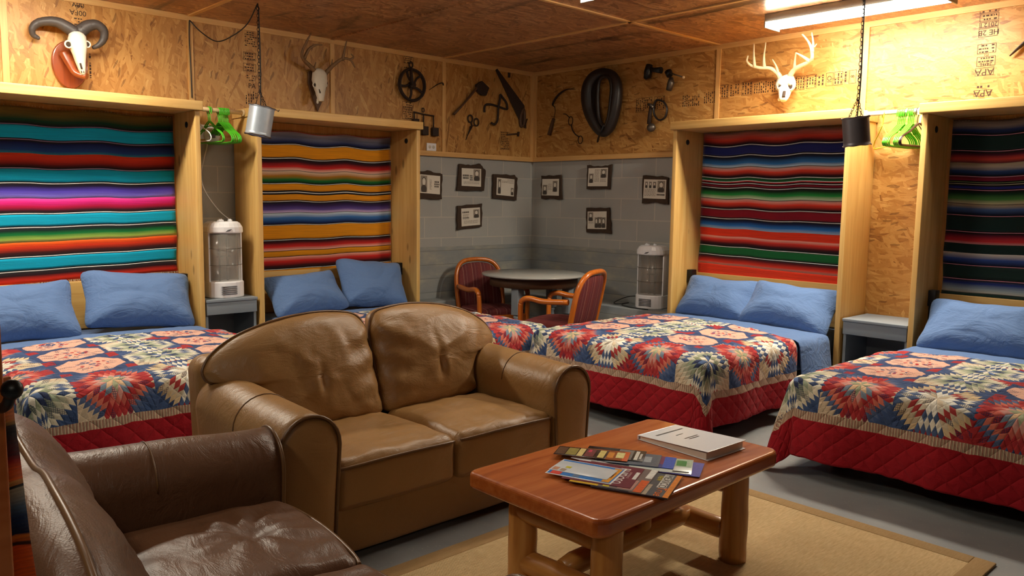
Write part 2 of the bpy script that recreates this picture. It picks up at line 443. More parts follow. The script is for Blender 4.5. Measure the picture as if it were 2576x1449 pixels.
def floor_m():
    t = NT('painted_concrete_floor'); v = t.geo()
    n = t.noise(v, 1.6, 5, 0.6); sp = t.vor(v, 70.0)
    cs = t.n('ShaderNodeSeparateColor'); t.set(cs.inputs[0], sp['Color'])
    sk = t.math('MULTIPLY', t.math('GREATER_THAN', cs.outputs[0], 0.88), t.math('LESS_THAN', sp['Distance'], 0.28))
    col = t.ramp(n, [(0.3, lin((128, 130, 132))), (0.7, lin((152, 154, 154)))])
    col = t.mix(t.math('MULTIPLY', sk, 0.5), col, lin((170, 166, 156)))
    return t.fin(col, 0.45, t.bump(t.noise(v, 60, 3), 0.15, 0.002), spec=0.4)
M['floor'] = floor_m()
def rugm(name, c0, c1, sc):
    t = NT(name); v = t.geo(); p = t.sep(v)
    wx = t.math('SINE', t.math('MULTIPLY', p[0], sc)); wy = t.math('SINE', t.math('MULTIPLY', p[1], sc*0.55))
    h = t.math('MULTIPLY', wx, wy)
    n = t.noise(t.mapping(v, sc=(20, 120, 1)), 1.0, 4, 0.7); n2 = t.noise(v, 1.5, 4)
    f = t.math('ADD', t.math('MULTIPLY', h, 0.16), t.math('ADD', t.math('MULTIPLY', n, 0.7), t.math('MULTIPLY', n2, 0.35)))
    col = t.ramp(f, [(0.25, c0), (0.75, c1)])
    return t.fin(col, 0.9, t.bump(h, 0.5, 0.003), spec=0.15)
M['sisal'] = rugm('sisal_weave', lin((172, 140, 94)), lin((224, 196, 150)), 900)
M['rugband'] = rugm('rug_binding', lin((166, 132, 88)), lin((188, 156, 112)), 1800)

def leather(name, c, dark):
    t = NT(name); v = t.obj()
    n = t.noise(v, 3.0, 4, 0.55); cell = t.vor(v, 260.0, 'F1')
    w = t.noise(t.mapping(v, sc=(5, 14, 9)), 1.0, 4, 0.6, 1.2)
    w2 = t.noise(v, 26.0, 3, 0.6, 0.5)
    col = t.mix(n, dark, c)
    h = t.math('ADD', t.math('MULTIPLY', cell['Distance'], 0.06), t.math('ADD', t.math('MULTIPLY', w, 0.9), t.math('MULTIPLY', w2, 0.10)))
    r = t.mixf(n, 0.36, 0.46)
    return t.fin(col, r, t.bump(h, 0.42, 0.014), spec=0.5)
M['leather'] = leather('tan_leather', lin((160, 119, 70)), lin((136, 99, 57)))
M['leather2'] = leather('dim_lit_leather', lin((106, 72, 48)), lin((84, 54, 36)))  # similar to the tan leather, with dim light put into the darker colour
M['piping'] = plain('leather_piping', (104, 72, 42), 0.35)

def fabric(name, rgb, k=0.25, sc=900, var=0.05, rough=0.75):
    t = NT(name); v = t.obj(); c = lin(rgb)
    n = t.noise(v, 6, 4); col = t.mix(n, tuple(x*(1-var) for x in c), tuple(x*(1+var) for x in c))
    wr = t.noise(t.mapping(v, sc=(5, 9, 8)), 1.0, 5, 0.6, 2.2)
    cr = t.math('ABSOLUTE', t.math('SUBTRACT', t.noise(t.mapping(v, rot=(.3, .5, .6), sc=(3, 8, 9)), 1.0, 3, 0.5, 1.6), 0.5))
    return t.fin(col, rough, t.bump(t.math('SUBTRACT', wr, t.math('MULTIPLY', cr, 1.2)), k, 0.03), spec=0.25, sheen=0.1)
M['sheet'] = fabric('blue_cotton', (92, 120, 166), 0.36)
M['mattress'] = fabric('blue_cotton_fitted', (88, 116, 162), 0.2)
M['bedbase'] = plain('dark_bed_base', (40, 32, 26), 0.8)

def serape_m():
    t = NT('serape_weave'); a = t.n('ShaderNodeVertexColor', layer_name='stripe').outputs['Color']
    v = t.obj(); p = t.sep(v)
    th = t.noise(t.mapping(v, sc=(3, 3, 240)), 1.0, 2, 0.6)
    fl = t.noise(v, 110, 3)
    col = t.mix(t.ramp(th, [(0.35, (0.25, 0.25, 0.25)), (0.6, (0, 0, 0))]), a, (0.02, 0.015, 0.02))
    wv = t.math('SINE', t.math('MULTIPLY', p[2], 1500.0))
    h = t.math('ADD', t.math('MULTIPLY', fl, 0.8), t.math('MULTIPLY', wv, 0.25))
    return t.fin(col, 0.85, t.bump(h, 0.35, 0.003), spec=0.15, sheen=0.15)
M['serape'] = serape_m()
M['fringe'] = plain('fringe_cotton', (214, 196, 170), 0.9)
def chairfab():
    t = NT('striped_burgundy_upholstery'); p = t.sep(t.obj()); x = p[0]
    f = t.math('FRACT', t.math('MULTIPLY', x, 9.0))
    col = t.ramp(f, [(0.0, lin((122, 58, 56))), (0.35, lin((104, 46, 48))), (0.36, lin((160, 112, 98))), (0.41, lin((160, 112, 98))), (0.42, lin((112, 52, 54))), (0.7, lin((92, 44, 50))), (0.71, lin((150, 106, 100))), (0.74, lin((114, 54, 56)))], 'CONSTANT')
    n = t.noise(t.obj(), 60, 3); dm = t.math('MULTIPLY', n, 0.4)
    return t.fin(t.mix(dm, col, lin((60, 30, 34))), 0.8, t.bump(n, 0.2, 0.003), spec=0.2)
M['chairfab'] = chairfab()

def quilt_m():
    t = NT('star_patchwork_quilt'); S = 0.364
    c = t.sep(t.uv()); u, v = c[0], c[1]        # u across (metres from the middle), v from the foot end of the pattern
    ux = t.math('ADD', t.math('DIVIDE', u, S), 0.5); ix = t.math('FLOOR', ux); lx = t.math('SUBTRACT', t.math('FRACT', ux), 0.5)
    vy = t.math('DIVIDE', v, S); iy = t.math('FLOOR', vy); ly = t.math('SUBTRACT', t.math('FRACT', vy), 0.5)
    r = t.math('SQRT', t.math('ADD', t.math('MULTIPLY', lx, lx), t.math('MULTIPLY', ly, ly)))
    th = t.math('ADD', t.math('ARCTAN2', ly, lx), 2*pi+pi/8)
    q = t.math('DIVIDE', th, pi/4); wedge = t.math('FLOOR', q); an = t.math('MULTIPLY', t.math('FRACT', q), pi/4)
    xx = t.math('MULTIPLY', r, t.math('COSINE', an)); yy = t.math('MULTIPLY', r, t.math('SINE', an))
    d = 0.098
    a = t.math('DIVIDE', t.math('SUBTRACT', xx, yy), d); b = t.math('DIVIDE', yy, d*0.70711)
    i = t.math('FLOOR', a); j = t.math('FLOOR', b); k = t.math('ADD', i, j)
    inside = t.math('LESS_THAN', k, 4.5)
    wp = t.math('MODULO', wedge, 2.0)
    hv = t.n('ShaderNodeTexWhiteNoise', noise_dimensions='3D'); t.set(hv.inputs['Vector'], t.comb(t.math('ADD', t.math('MULTIPLY', ix, 7.0), i), t.math('ADD', t.math('MULTIPLY', iy, 5.0), j), wedge))
    rnd = hv.outputs['Value']
    f = t.math('DIVIDE', t.math('ADD', t.math('ADD', k, t.math('MULTIPLY', wp, 0.5)), 0.2), 6.0)
    def pal(cols): return t.ramp(f, [(n_/float(len(cols)), lin(c_)) for n_, c_ in enumerate(cols)], 'CONSTANT')
    # two colours a ring (alternate wedges), from the centre out
    G = pal([(222, 216, 200), (88, 110, 150), (150, 158, 132), (52, 62, 92), (208, 204, 186), (140, 150, 128), (74, 92, 128), (176, 176, 154), (216, 210, 192), (206, 198, 176), (64, 84, 124), (150, 156, 132)])
    R = pal([(158, 162, 132), (210, 176, 140), (210, 152, 142), (116, 130, 146), (200, 100, 88), (168, 52, 54), (164, 48, 52), (204, 112, 94), (170, 54, 56), (84, 100, 136), (62, 82, 124), (204, 178, 144)])
    K = pal([(226, 220, 206), (196, 180, 156), (232, 230, 220), (216, 208, 188), (78, 96, 132), (164, 60, 58), (226, 220, 204), (198, 182, 156), (76, 94, 130), (206, 182, 144), (66, 84, 122), (200, 176, 140)])
    h2 = t.n('ShaderNodeTexWhiteNoise', noise_dimensions='3D'); t.set(h2.inputs['Vector'], t.comb(ix, iy, t.math('FLOOR', t.math('DIVIDE', th, pi/4))))
    r2 = h2.outputs['Value']
    bgc = t.mix(t.math('GREATER_THAN', r2, 0.60), lin((62, 82, 122)), lin((204, 184, 158)))
    bgc = t.mix(t.math('GREATER_THAN', r2, 0.86), bgc, lin((160, 46, 50)))
    aix = t.math('ABSOLUTE', ix); edge = t.math('MAXIMUM', t.math('GREATER_THAN', aix, 1.5), t.math('LESS_THAN', iy, 0.5))
    par = t.math('MODULO', t.math('ADD', aix, t.math('ABSOLUTE', iy)), 2.0)
    corner = t.math('MULTIPLY', t.math('GREATER_THAN', aix, 1.5), t.math('LESS_THAN', iy, 0.5))
    eC = t.mix(par, K, R); eC = t.mix(corner, eC, G)
    star = t.mix(edge, G, eC)
    col = t.mix(inside, bgc, star)
    # peach octagons in the field, beside the middle column
    vv = t.math('ADD', 0.82, t.math('MULTIPLY', rnd, 0.30)); col = t.mix(1.0, col, t.comb(vv, vv, vv), 'MULTIPLY')
    al = t.math('ABSOLUTE', lx); bl = t.math('ABSOLUTE', ly)
    oc = t.math('MAXIMUM', t.math('MAXIMUM', al, bl), t.math('MULTIPLY', t.math('ADD', al, bl), 0.7071))
    fl = t.noise(t.uv(), 60, 3, 0.6)
    pe = t.mix(fl, lin((228, 190, 168)), lin((206, 146, 128)))
    ctr = t.vor(t.uv(), 38.0); ce = t.math('MULTIPLY', t.math('LESS_THAN', oc, 0.24), t.math('LESS_THAN', ctr['Distance'], 0.42))
    pe = t.mix(ce, pe, t.mix(t.math('GREATER_THAN', ctr['Color'], 0.5), lin((170, 44, 46)), lin((70, 84, 124))))
    pe = t.mix(t.math('GREATER_THAN', oc, 0.43), pe, t.mix(t.math('GREATER_THAN', t.math('MINIMUM', al, bl), 0.36), lin((56, 72, 110)), lin((156, 46, 50))))
    isP = t.math('MULTIPLY', t.math('SUBTRACT', 1.0, edge), t.math('GREATER_THAN', aix, 0.5))
    col = t.mix(isP, col, pe)
    # small prints on the patches
    pr = t.vor(t.uv(), 150.0); dots = t.math('MULTIPLY', t.math('LESS_THAN', pr['Distance'], 0.24), t.math('GREATER_THAN', rnd, 0.45))
    chk = t.math('MULTIPLY', t.math('LESS_THAN', t.math('MINIMUM', t.math('FRACT', t.math('MULTIPLY', u, 110.0)), t.math('FRACT', t.math('MULTIPLY', v, 110.0))), 0.32), t.math('LESS_THAN', rnd, 0.14))
    col = t.mix(t.math('MULTIPLY', dots, 0.35), col, lin((90, 70, 70)))
    col = t.mix(t.math('MULTIPLY', chk, 0.75), col, lin((40, 48, 80)))
    # border: striped band, then red
    au = t.math('ABSOLUTE', u)
    eo = t.math('MAXIMUM', t.math('SUBTRACT', au, 2.5*S), t.math('MULTIPLY', v, -1.0))      # metres outside the pattern
    along = t.mixf(t.math('GREATER_THAN', t.math('SUBTRACT', au, 2.5*S), t.math('MULTIPLY', v, -1.0)), u, v)
    st = t.math('FRACT', t.math('MULTIPLY', along, 70.0))
    band = t.ramp(st, [(0.0, lin((196, 176, 150))), (0.45, lin((120, 88, 74))), (0.6, lin((176, 156, 132))), (0.8, lin((140, 70, 66)))], 'CONSTANT')
    red = t.mix(t.noise(t.uv(), 5, 3), lin((138, 20, 30)), lin((160, 28, 38)))
    col = t.mix(t.math('GREATER_THAN', eo, 0.0), col, band)
    col = t.mix(t.math('GREATER_THAN', eo, 0.045), col, red)
    col = t.mix(t.math('GREATER_THAN', v, 1.492), col, lin((50, 30, 44)))
    # quilting
    qa = t.math('ABSOLUTE', t.math('SINE', t.math('MULTIPLY', t.math('ADD', u, v), pi/0.10))); qb = t.math('ABSOLUTE', t.math('SINE', t.math('MULTIPLY', t.math('SUBTRACT', u, v), pi/0.10)))
    hq = t.math('POWER', t.math('MINIMUM', qa, qb), 0.45)
    sa = t.math('MINIMUM', t.math('FRACT', a), t.math('FRACT', b)); 
    ps = t.math('POWER', t.math('MINIMUM', t.math('MULTIPLY', sa, 4.0), 1.0), 0.5)
    hh = t.mixf(t.math('GREATER_THAN', eo, 0.0), t.math('ADD', t.math('MULTIPLY', ps, 0.5), t.math('MULTIPLY', hq, 0.6)), hq)
    pk = t.noise(t.uv(), 22.0, 3, 0.6)
    return t.fin(col, 0.85, t.bump(t.math('ADD', hh, t.math('MULTIPLY', pk, 0.9)), 0.55, 0.012), spec=0.12, sheen=0.05)
M['quilt'] = quilt_m()
def emis(name, rgb, k):
    t = NT(name); t.b.inputs['Base Color'].default_value = (0.9, 0.9, 0.88, 1)
    t.b.inputs['Emission Color'].default_value = (*rgb, 1); t.b.inputs['Emission Strength'].default_value = k
    return t.m
def glassm():
    t = NT('clear_heater_panel'); t.b.inputs['Base Color'].default_value = (0.6, 0.56, 0.5, 1)
    t.b.inputs['Roughness'].default_value = 0.12; t.b.inputs['Alpha'].default_value = 0.22
    return t.m
M['clear'] = glassm()
M['reflector'] = plain('heater_reflector', (150, 134, 120), 0.4, 0.25, 0.15, 12)
# ------------------------------------------------------------------ the room: left wall is y = 0, right wall is x = 0, corner at the origin
X0, Y0 = -11.0, -11.0
def struct(name, mb, mat, label, parent=None):
    o = obj(name, mb, mat, parent)
    if parent is None: tag(o, label, 'structure', kind='structure')
    return o
struct('floor', MB().box(X0-.2, .2, Y0-.2, .2, -.12, 0), M['floor'], 'gray painted speckled concrete floor of the bunk room')
ceil = struct('ceiling', MB().box(X0-.2, .2, Y0-.2, .2, CEIL, CEIL+.1), M['osb_c'], 'brown strand board ceiling with dark stains and battens')
wl = struct('wall_left', MB().box(X0, .2, .012, .2, .99, LEDGE), M['cmu'], 'left wall of gray painted block below and strand board above')
pl_ = obj('strand_board_panel', MB().box(X0, .2, 0, .2, LEDGE, CEIL), M['osb_a'], wl)
obj('formed_concrete_base', MB().box(X0, .2, .006, .2, 0, .99), M['form'], wl)
wr = struct('wall_right', MB().box(.012, .2, -2.9, .012, .99, LEDGE), M['cmu'], 'right wall of gray painted block near the corner and strand board beyond')
pr_ = obj('strand_board_panel', MB().box(0, .2, Y0, 0, LEDGE, CEIL).box(0, .2, Y0, -2.9, 0, LEDGE), M['osb_b'], wr)
obj('formed_concrete_base', MB().box(.006, .2, -2.9, .006, 0, .99), M['form'], wr)
struct('wall_front', MB().box(X0-.2, .2, Y0-.2, Y0, 0, CEIL), M['dim_wall'], 'gray block wall behind the camera to the right')
struct('wall_back', MB().box(X0-.2, X0, Y0, .2, 0, CEIL), M['dim_wall'], 'gray block wall behind the camera to the left')
tn = [0]
def trim(mb, mat, label):
    tn[0] += 1; struct('trim_%d' % tn[0], mb, mat, label)
t_ = .012; w_ = .042
trim(MB().box(X0, 0, -t_, 0, CEIL-w_, CEIL), M['trim_x'], 'pale wood strip along the ceiling edge of the left wall')
trim(MB().box(-t_, 0, Y0, -t_, CEIL-w_, CEIL), M['trim_y'], 'pale wood strip along the ceiling edge of the right wall')
trim(MB().box(-1.80, 0, -.022, .012, LEDGE-.022, LEDGE+.024), M['trim_x'], 'wood ledge strip between block and board on the left wall')
trim(MB().box(-3.76, -3.35, -.022, .012, LEDGE-.022, LEDGE+.024), M['trim_x'], 'wood ledge strip behind the hanging rail on the left wall')
trim(MB().box(-.022, .012, -2.12, -.022, LEDGE-.022, LEDGE+.024), M['trim_y'], 'wood ledge strip between block and board on the right wall')
z0, z1 = LEDGE+.024, CEIL-w_
for x in (-1.22, -2.44, -3.66, -4.88):
    trim(MB().box(x-.02, x+.02, -t_, 0, z0, z1), M['trim_z'], 'vertical seam strip on the left wall %.1f metres from the corner' % -x)
for y in (-2.28, -3.55, -4.78):
    trim(MB().box(-t_, 0, y-.02, y+.02, z0, z1), M['trim_z'], 'vertical seam strip on the right wall %.1f metres from the corner' % -y)
trim(MB().box(-.052, -t_, -.018, 0, z0, z1), M['trim_z'], 'upright strip in the corner on the left wall')
trim(MB().box(-.018, 0, -.055, 0, z0, z1), M['trim_z'], 'upright strip in the corner on the right wall')
for x in (-1.22, -2.44, -3.66, -4.88):
    trim(MB().box(x-.016, x+.016, Y0, -t_, CEIL-.009, CEIL), M['osb_c'] if x == -2.44 else M['trim_y'], 'ceiling batten running away from the left wall %.1f metres out' % -x)
trim(MB().box(X0, -t_, -2.296, -2.264, CEIL-.009, CEIL), M['trim_x'], 'pale ceiling batten running away from the right wall')
# concrete bench around the corner
bn = struct('trim_ledge', MB().rbox(-1.78, .006, -.23, .006, 0, .485, .012, 2).rbox(-.36, .006, -2.10, -.23, 0, .485, .012, 2), M['form'], 'low gray concrete ledge running along both walls into the corner')

# ---- black grade stamps printed on the boards
def stamp(parent, wall, boxes, words):
    """boxes: (px0,py0,px1,py1,kind); words: (text, px, py, size, rot) in picture pixels, laid on the wall"""
    P = (lambda a, b: ony(a, b, -.0008)) if wall == 'a' else (lambda a, b: onx(a, b, -.0008))
    U = (lambda p: (p.x, p.z)) if wall == 'a' else (lambda p: (p.y, p.z))
    mb = MB(); W = (lambda u, z: (u, -.0008, z)) if wall == 'a' else (lambda u, z: (-.0008, u, z))
    def quad(u0, u1, z0, z1): mb.add([W(u0, z0), W(u1, z0), W(u1, z1), W(u0, z1)], [(0, 1, 2, 3)] if wall == 'a' else [(3, 2, 1, 0)])
    for (a, b, c, d, kind) in boxes:
        m_ = (b+d)/2; n_ = (a+c)/2
        u0 = U(P(a, m_))[0]; u1 = U(P(c, m_))[0]; zt = U(P(n_, b))[1]; zb = U(P(n_, d))[1]
        if u0 > u1: u0, u1 = u1, u0
        lw = .003
        if 'o' in kind:
            quad(u0, u1, zt-lw, zt); quad(u0, u1, zb, zb+lw); quad(u0, u0+lw, zb, zt); quad(u1-lw, u1, zb, zt)
        rnd = random.Random(int(a*7+b))
        if 'h' in kind:       # lines of tiny print reading across
            rows = max(1, int((zt-zb)/.017)); st = (zt-zb)/rows
            for k in range(rows):
                u = u0+.012
                while u < u1-.02:
                    w = rnd.uniform(.006, .02); 
                    if rnd.random() < .8: quad(u, min(u+w, u1-.008), zb+st*(k+.28), zb+st*(k+.72))
                    u += w+.006
        if 'v' in kind:       # lines of tiny print reading upward
            cols = max(1, int((u1-u0)/.02)); st = (u1-u0)/cols
            for k in range(cols):
                z = zb+.010
                while z < zt-.015:
                    w = rnd.uniform(.006, .022)
                    if rnd.random() < .8: quad(u0+st*(k+.25), u0+st*(k+.70), z, min(z+w, zt-.006))
                    z += w+.006
    obj('grade_stamp', mb, M['ink'], parent)
    ms = []
    for (s_, px, py, size, rot) in words:
        p = P(px, py)
        R = Matrix.Rotation(pi/2, 4, 'X') if wall == 'a' else Matrix.Rotation(-pi/2, 4, 'Z') @ Matrix.Rotation(pi/2, 4, 'X')
        T = Matrix.Translation(p) @ R @ Matrix.Rotation(radians(rot), 4, 'Z')
        ms.append(textmesh(s_, size, M['ink'], 'lettering', parent, T))
    if ms: obj('stamp_lettering', joinmesh('stamp_lettering', ms, [M['ink']]), None, parent)
stamp(pl_, 'a', [(612, 74, 648, 118, 'h'), (612, 132, 644, 152, 'oh'), (612, 160, 644, 180, 'oh'), (617, 188, 645, 205, 'h'), (617, 228, 647, 266, 'v'),
                 (1014, 130, 1040, 160, 'oh'), (1014, 168, 1038, 178, 'h'), (1012, 256, 1039, 272, 'oh'), (1012, 274, 1038, 300, 'oh'), (1258, 332, 1282, 376, 'oh'),
                 (178, 4, 212, 18, 'h'), (182, 44, 216, 66, 'h'), (222, 122, 232, 200, 'v')],
      [('PA', 634, 217, .055, 0), ('00V', 196, 12, .05, 180), ('00FA', 196, 32, .05, 180)])
stamp(pr_, 'b', [(1600, 246, 1640, 282, 'ov'), (1646, 242, 1672, 276, 'ov'), (1716, 236, 1760, 270, 'v'), (1770, 228, 1800, 262, 'v'), (1808, 214, 1832, 248, 'ov'), (1836, 210, 1860, 244, 'v'),
                 (1866, 206, 1892, 240, 'ov'), (1896, 202, 1952, 236, 'v'), (2000, 192, 2024, 226, 'ov'), (2028, 188, 2054, 222, 'ov'), (2056, 186, 2074, 218, 'v'),
                 (2078, 183, 2096, 216, 'o'), (2098, 180, 2120, 214, 'ov'), (2122, 178, 2132, 210, 'v'), (2136, 176, 2154, 210, 'o'), (2156, 173, 2164, 204, 'v'),
                 (2466, 6, 2514, 32, 'oh'), (2465, 34, 2513, 52, 'oh'), (2464, 54, 2512, 68, 'o'), (2462, 70, 2510, 92, 'o'), (2459, 110, 2506, 134, 'oh'), (2457, 142, 2504, 166, 'oh'),
                 (2453, 170, 2500, 190, 'o'), (2452, 212, 2494, 224, 'h'), (2450, 226, 2492, 242, 'o')],
      [('APA', 2476, 181, .064, 180), ('APA', 2472, 234, .064, 180), ('2012 I', 2488, 61, .042, 180), ('HE 2B', 2487, 81, .05, 180), ('24/16', 2480, 161, .034, 180), ('PS1', 2481, 138, .02, 180),
       ('IO', 2087, 199, .05, 90), ('8', 2145, 192, .04, 90)])

# ------------------------------------------------------------------ fluorescent ceiling fixtures
M['tube'] = emis('lit_lens', (1.0, .91, .74), LAMP)
M['fix'] = plain('fixture_enamel', (150, 146, 138), .45)
def fixture(name, label, x, y, rz, L=1.22, k=1.0):
    t = thing(name, label, 'ceiling light', (x, y, CEIL), rz)
    h = L/2
    obj('housing', MB().rbox(-h, h, -.10, .10, -.062, 0.0, .006, 2), M['fix'], t)
    prof = [(.101*cos(a), -.060-.036*sin(a)) for a in [pi*i/14 for i in range(15)]]
    poly = [(p[0], p[1]) for p in prof]
    mb = MB(); mb.prism(poly, -h+.012, h-.012, 'x', smooth=False); obj('lens', mb, M['tube'] if k == 1.0 else emis('lit_lens_%g' % k, (1.0, .91, .74), LAMP*k), t)
    for a_ in (-h, h-.012): obj('end_cap', MB().rbox(a_, a_+.012, -.104, .104, -.098, -.050, .004, 2), M['fix'], t)
    return t
fixture('fluorescent_light', 'lit fluorescent ceiling light above the deer skull on the right wall', -.65, -3.74, pi/2, k=2.1)
fixture('fluorescent_light', 'lit fluorescent ceiling light above the bed at the far left', -5.0, -.95, 0, k=1.5)
fixture('fluorescent_light', 'lit fluorescent ceiling light above the middle of the room', -2.80, -2.77, 0, k=.6)
fixture('fluorescent_light', 'lit fluorescent ceiling light above the brown sofa, out at the left', -6.7, -4.3, pi/2, k=.5)
fixture('fluorescent_light', 'added unseen fill light behind the photographer, built as a fluorescent fixture', -6.6, -7.9, 0, k=.36)  # fill light added to brighten the post and blanket at the left edge
# ------------------------------------------------------------------ wall beds (local +y points out of the wall, +x to the left in the picture)
FW, FD, FZ = 1.53, .42, 2.13          # cabinet outside width, depth, top
def serape(name, label, stops, x0, x1, z0, z1, loc, rz, seed, drop=(0, 0), mat='serape', fr=True):
    """stops: (pos 0 at the top .. 1, rgb); equal positions make a hard edge"""
    st = [(p, lin(c)) for p, c in stops]
    rows = []
    for i, (p, c) in enumerate(st):
        rows.append((p, c))
        if i+1 < len(st):
            gap = st[i+1][0]-p; k = int(gap/.012)
            for j in range(1, k): 
                f = j/k; d = st[i+1][1]
                rows.append((p+gap*f, tuple(c[m]*(1-f)+d[m]*f for m in range(3))))
    nx = 40; mb = MB(); mb.col = {}
    for (p, c) in rows:
        for i in range(nx+1):
            a = i/nx; x = x0+(x1-x0)*a
            zt = z1+.006*sin(a*17+seed)-.010*abs(sin(a*pi*3)); zb = z0+drop[0]*(1-a)+drop[1]*a+.006*nz(a*5, seed)
            wob = .006*nz(a*2, p*1.2, seed)*sin(pi*p)+.006*sin(a*4+seed)*(1-p)
            z = zt+(zb-zt)*p+wob
            y = .032+.005*abs(nz(a*5+seed, p*1.2))+.010*(1-p)*abs(sin(a*pi*3))*max(0, 1-p*3)+.0015*sin(a*26+seed)
            xx = x+.010*nz(p*6, seed+3)*(1 if i in (0, nx) else .4)
            mb.col[len(mb.v)] = c; mb.v.append(Vector((xx, y, z)))
    for j in range(len(rows)-1):
        if rows[j+1][0]-rows[j][0] < 1e-6: continue
        for i in range(nx):
            a = j*(nx+1)+i; mb.f.append((a, a+nx+1, a+nx+2, a+1)); mb.mi.append(0); mb.sm.append(True)
    t = thing('serape_blanket', label, 'blanket', loc, rz, 'striped blankets hung behind the beds')
    o = obj('woven_cloth', mb, M[mat], t); thick(o, .004, 0)
    if fr:
        f = MB(); r = random.Random(seed)
        for i in range(150):
            a = i/149; x = x0+(x1-x0)*a; zb = z0+drop[0]*(1-a)+drop[1]*a+.006*nz(a*5, seed)
            f.tube([(x, .034, zb), (x+r.uniform(-.006, .006), .040, zb-.012), (x+r.uniform(-.012, .012), .038, zb-r.uniform(.018, .034))], .0012, 4)
        for i in range(70):
            a = i/69; x = x0+(x1-x0)*a; zt = z1-.010*abs(sin(a*pi*3))
            f.tube([(x, .04, zt), (x+r.uniform(-.006, .006), .044, zt+r.uniform(.0, .012))], .001, 4)
        obj('fringe', f, M['fringe'], t)
    return t
def S(h, *rows):
    """rows of (y, rgb) in crop pixels; a row may be (y, rgbA, rgbB) for a hard change at y"""
    y0, y1 = h; out = []
    for r in rows:
        p = (r[0]-y0)/(y1-y0)
        for c in r[1:]: out.append((p, c))
    out[0] = (0, out[0][1]); out[-1] = (1, out[-1][1]); return out
BK = (16, 12, 16); WH = (226, 226, 226); TQ = (0, 160, 196); YE = (226, 146, 20)
def ln(y, a, b, w=6, c=WH):      # a thin line of colour c between colours a and b
    return [(y-w-3, a, BK), (y-w/2, BK, c), (y+w/2, c, BK), (y+w, BK, b)]
S1 = S((95, 1115), (95, (140, 112, 52)), (130, (110, 92, 40)), (165, (10, 60, 36)), (188, BK), *ln(195, BK, TQ, 5, (130, 100, 130))[1:], *ln(281, TQ, BK, 5, (150, 120, 150)), (300, (14, 22, 74)), (340, (26, 60, 120)), (358, (34, 120, 140), (214, 60, 26)), (392, (190, 44, 24)), (425, (80, 16, 16)), (438, BK),
       *ln(444, BK, TQ, 5, (170, 140, 170))[1:], *ln(530, TQ, BK, 6), (548, (34, 24, 60)), (575, (88, 70, 196)), (600, (120, 104, 214)), (619, (166, 144, 226), (236, 70, 160)), (640, (230, 40, 140)), (668, (176, 8, 60)), (690, (50, 10, 26)), (702, BK),
       *ln(708, BK, TQ, 6)[1:], *ln(790, TQ, BK, 6), (808, (6, 40, 34)), (832, (10, 120, 56)), (856, (150, 180, 76)), (876, (226, 196, 110), (228, 96, 26)), (905, (214, 54, 20)), (935, (70, 20, 18)), (955, BK),
       *ln(961, BK, TQ, 6)[1:], *ln(1045, TQ, BK, 6), (1070, (40, 10, 18)), (1095, (206, 40, 20)), (1115, (230, 60, 30)))
S2 = S((196, 1103), (196, (200, 70, 30)), (204, (150, 140, 150)), (225, (110, 112, 130)), (262, (20, 34, 80)), (274, BK), *ln(280, BK, YE, 4)[1:], *ln(369, YE, BK, 5), (392, (60, 14, 24)), (424, (206, 40, 36)), (446, (234, 190, 170)), (449, BK, BK), (452, (226, 196, 170), (226, 196, 170)), (480, (176, 116, 26)), (505, (20, 110, 46)), (526, (8, 20, 14)),
       *ln(531, BK, YE, 4)[1:], (576, YE, BK), (586, BK, WH), (592, WH, BK), (602, BK, YE), *ln(647, YE, BK, 4), (672, (50, 30, 80)), (698, (96, 76, 150)), (717, (204, 180, 220)), (719, BK, BK), (723, (200, 214, 226), (200, 214, 226)), (752, (60, 116, 184)), (782, (14, 42, 96)), (792, BK),
       *ln(797, BK, YE, 4)[1:], *ln(895, YE, BK, 4), (912, (70, 12, 20)), (940, (214, 44, 38)), (962, (236, 176, 160)), (966, BK, BK), (969, YE, YE), (1002, YE, BK), (1005, BK, (236, 170, 150)), (1032, (214, 40, 34)), (1062, (70, 14, 18)), (1078, BK), *ln(1084, BK, YE, 4)[1:], (1103, YE))
S3 = S((104, 944), (104, (130, 120, 120)), (122, (190, 110, 100)), (148, (206, 62, 44)), (170, (70, 16, 26)), (178, BK), *ln(184, BK, (24, 32, 96), 4)[1:], *ln(241, (24, 32, 96), BK, 4), (256, (16, 30, 60)), (285, (46, 116, 184)), (302, (186, 210, 226)), (305, BK, BK), (309, (220, 176, 170), (220, 176, 170)), (330, (224, 66, 44)), (352, (60, 12, 20)), (360, BK),
       *ln(366, BK, (18, 86, 44), 4)[1:], (383, (18, 86, 44), WH), (387, WH, (180, 30, 36)), (393, (180, 30, 36), BK), (399, BK, WH), (403, WH, BK), (406, BK, (120, 14, 36)), *ln(424, (120, 14, 36), BK, 4), (440, (16, 50, 26)), (462, (34, 146, 64)), (484, (196, 216, 180)), (487, BK, BK), (491, (232, 170, 160), (232, 170, 160)), (512, (228, 62, 40)), (536, (50, 10, 18)),
       *ln(546, BK, (132, 16, 34), 4)[1:], *ln(601, (132, 16, 34), BK, 4), (618, (16, 36, 80)), (640, (40, 116, 196)), (660, (176, 206, 230), (234, 60, 32)), (702, (234, 60, 32)), (706, (240, 176, 160)), (722, (226, 60, 46)), (744, (70, 14, 24)), (756, BK),
       *ln(764, BK, (16, 100, 50), 4)[1:], *ln(817, (16, 100, 50), BK, 4), (832, (90, 14, 20)), (856, (230, 56, 34)), (872, (244, 178, 160), (234, 60, 32)), (944, (236, 66, 36)))
PK = (210, 140, 160); DG = (20, 44, 40)
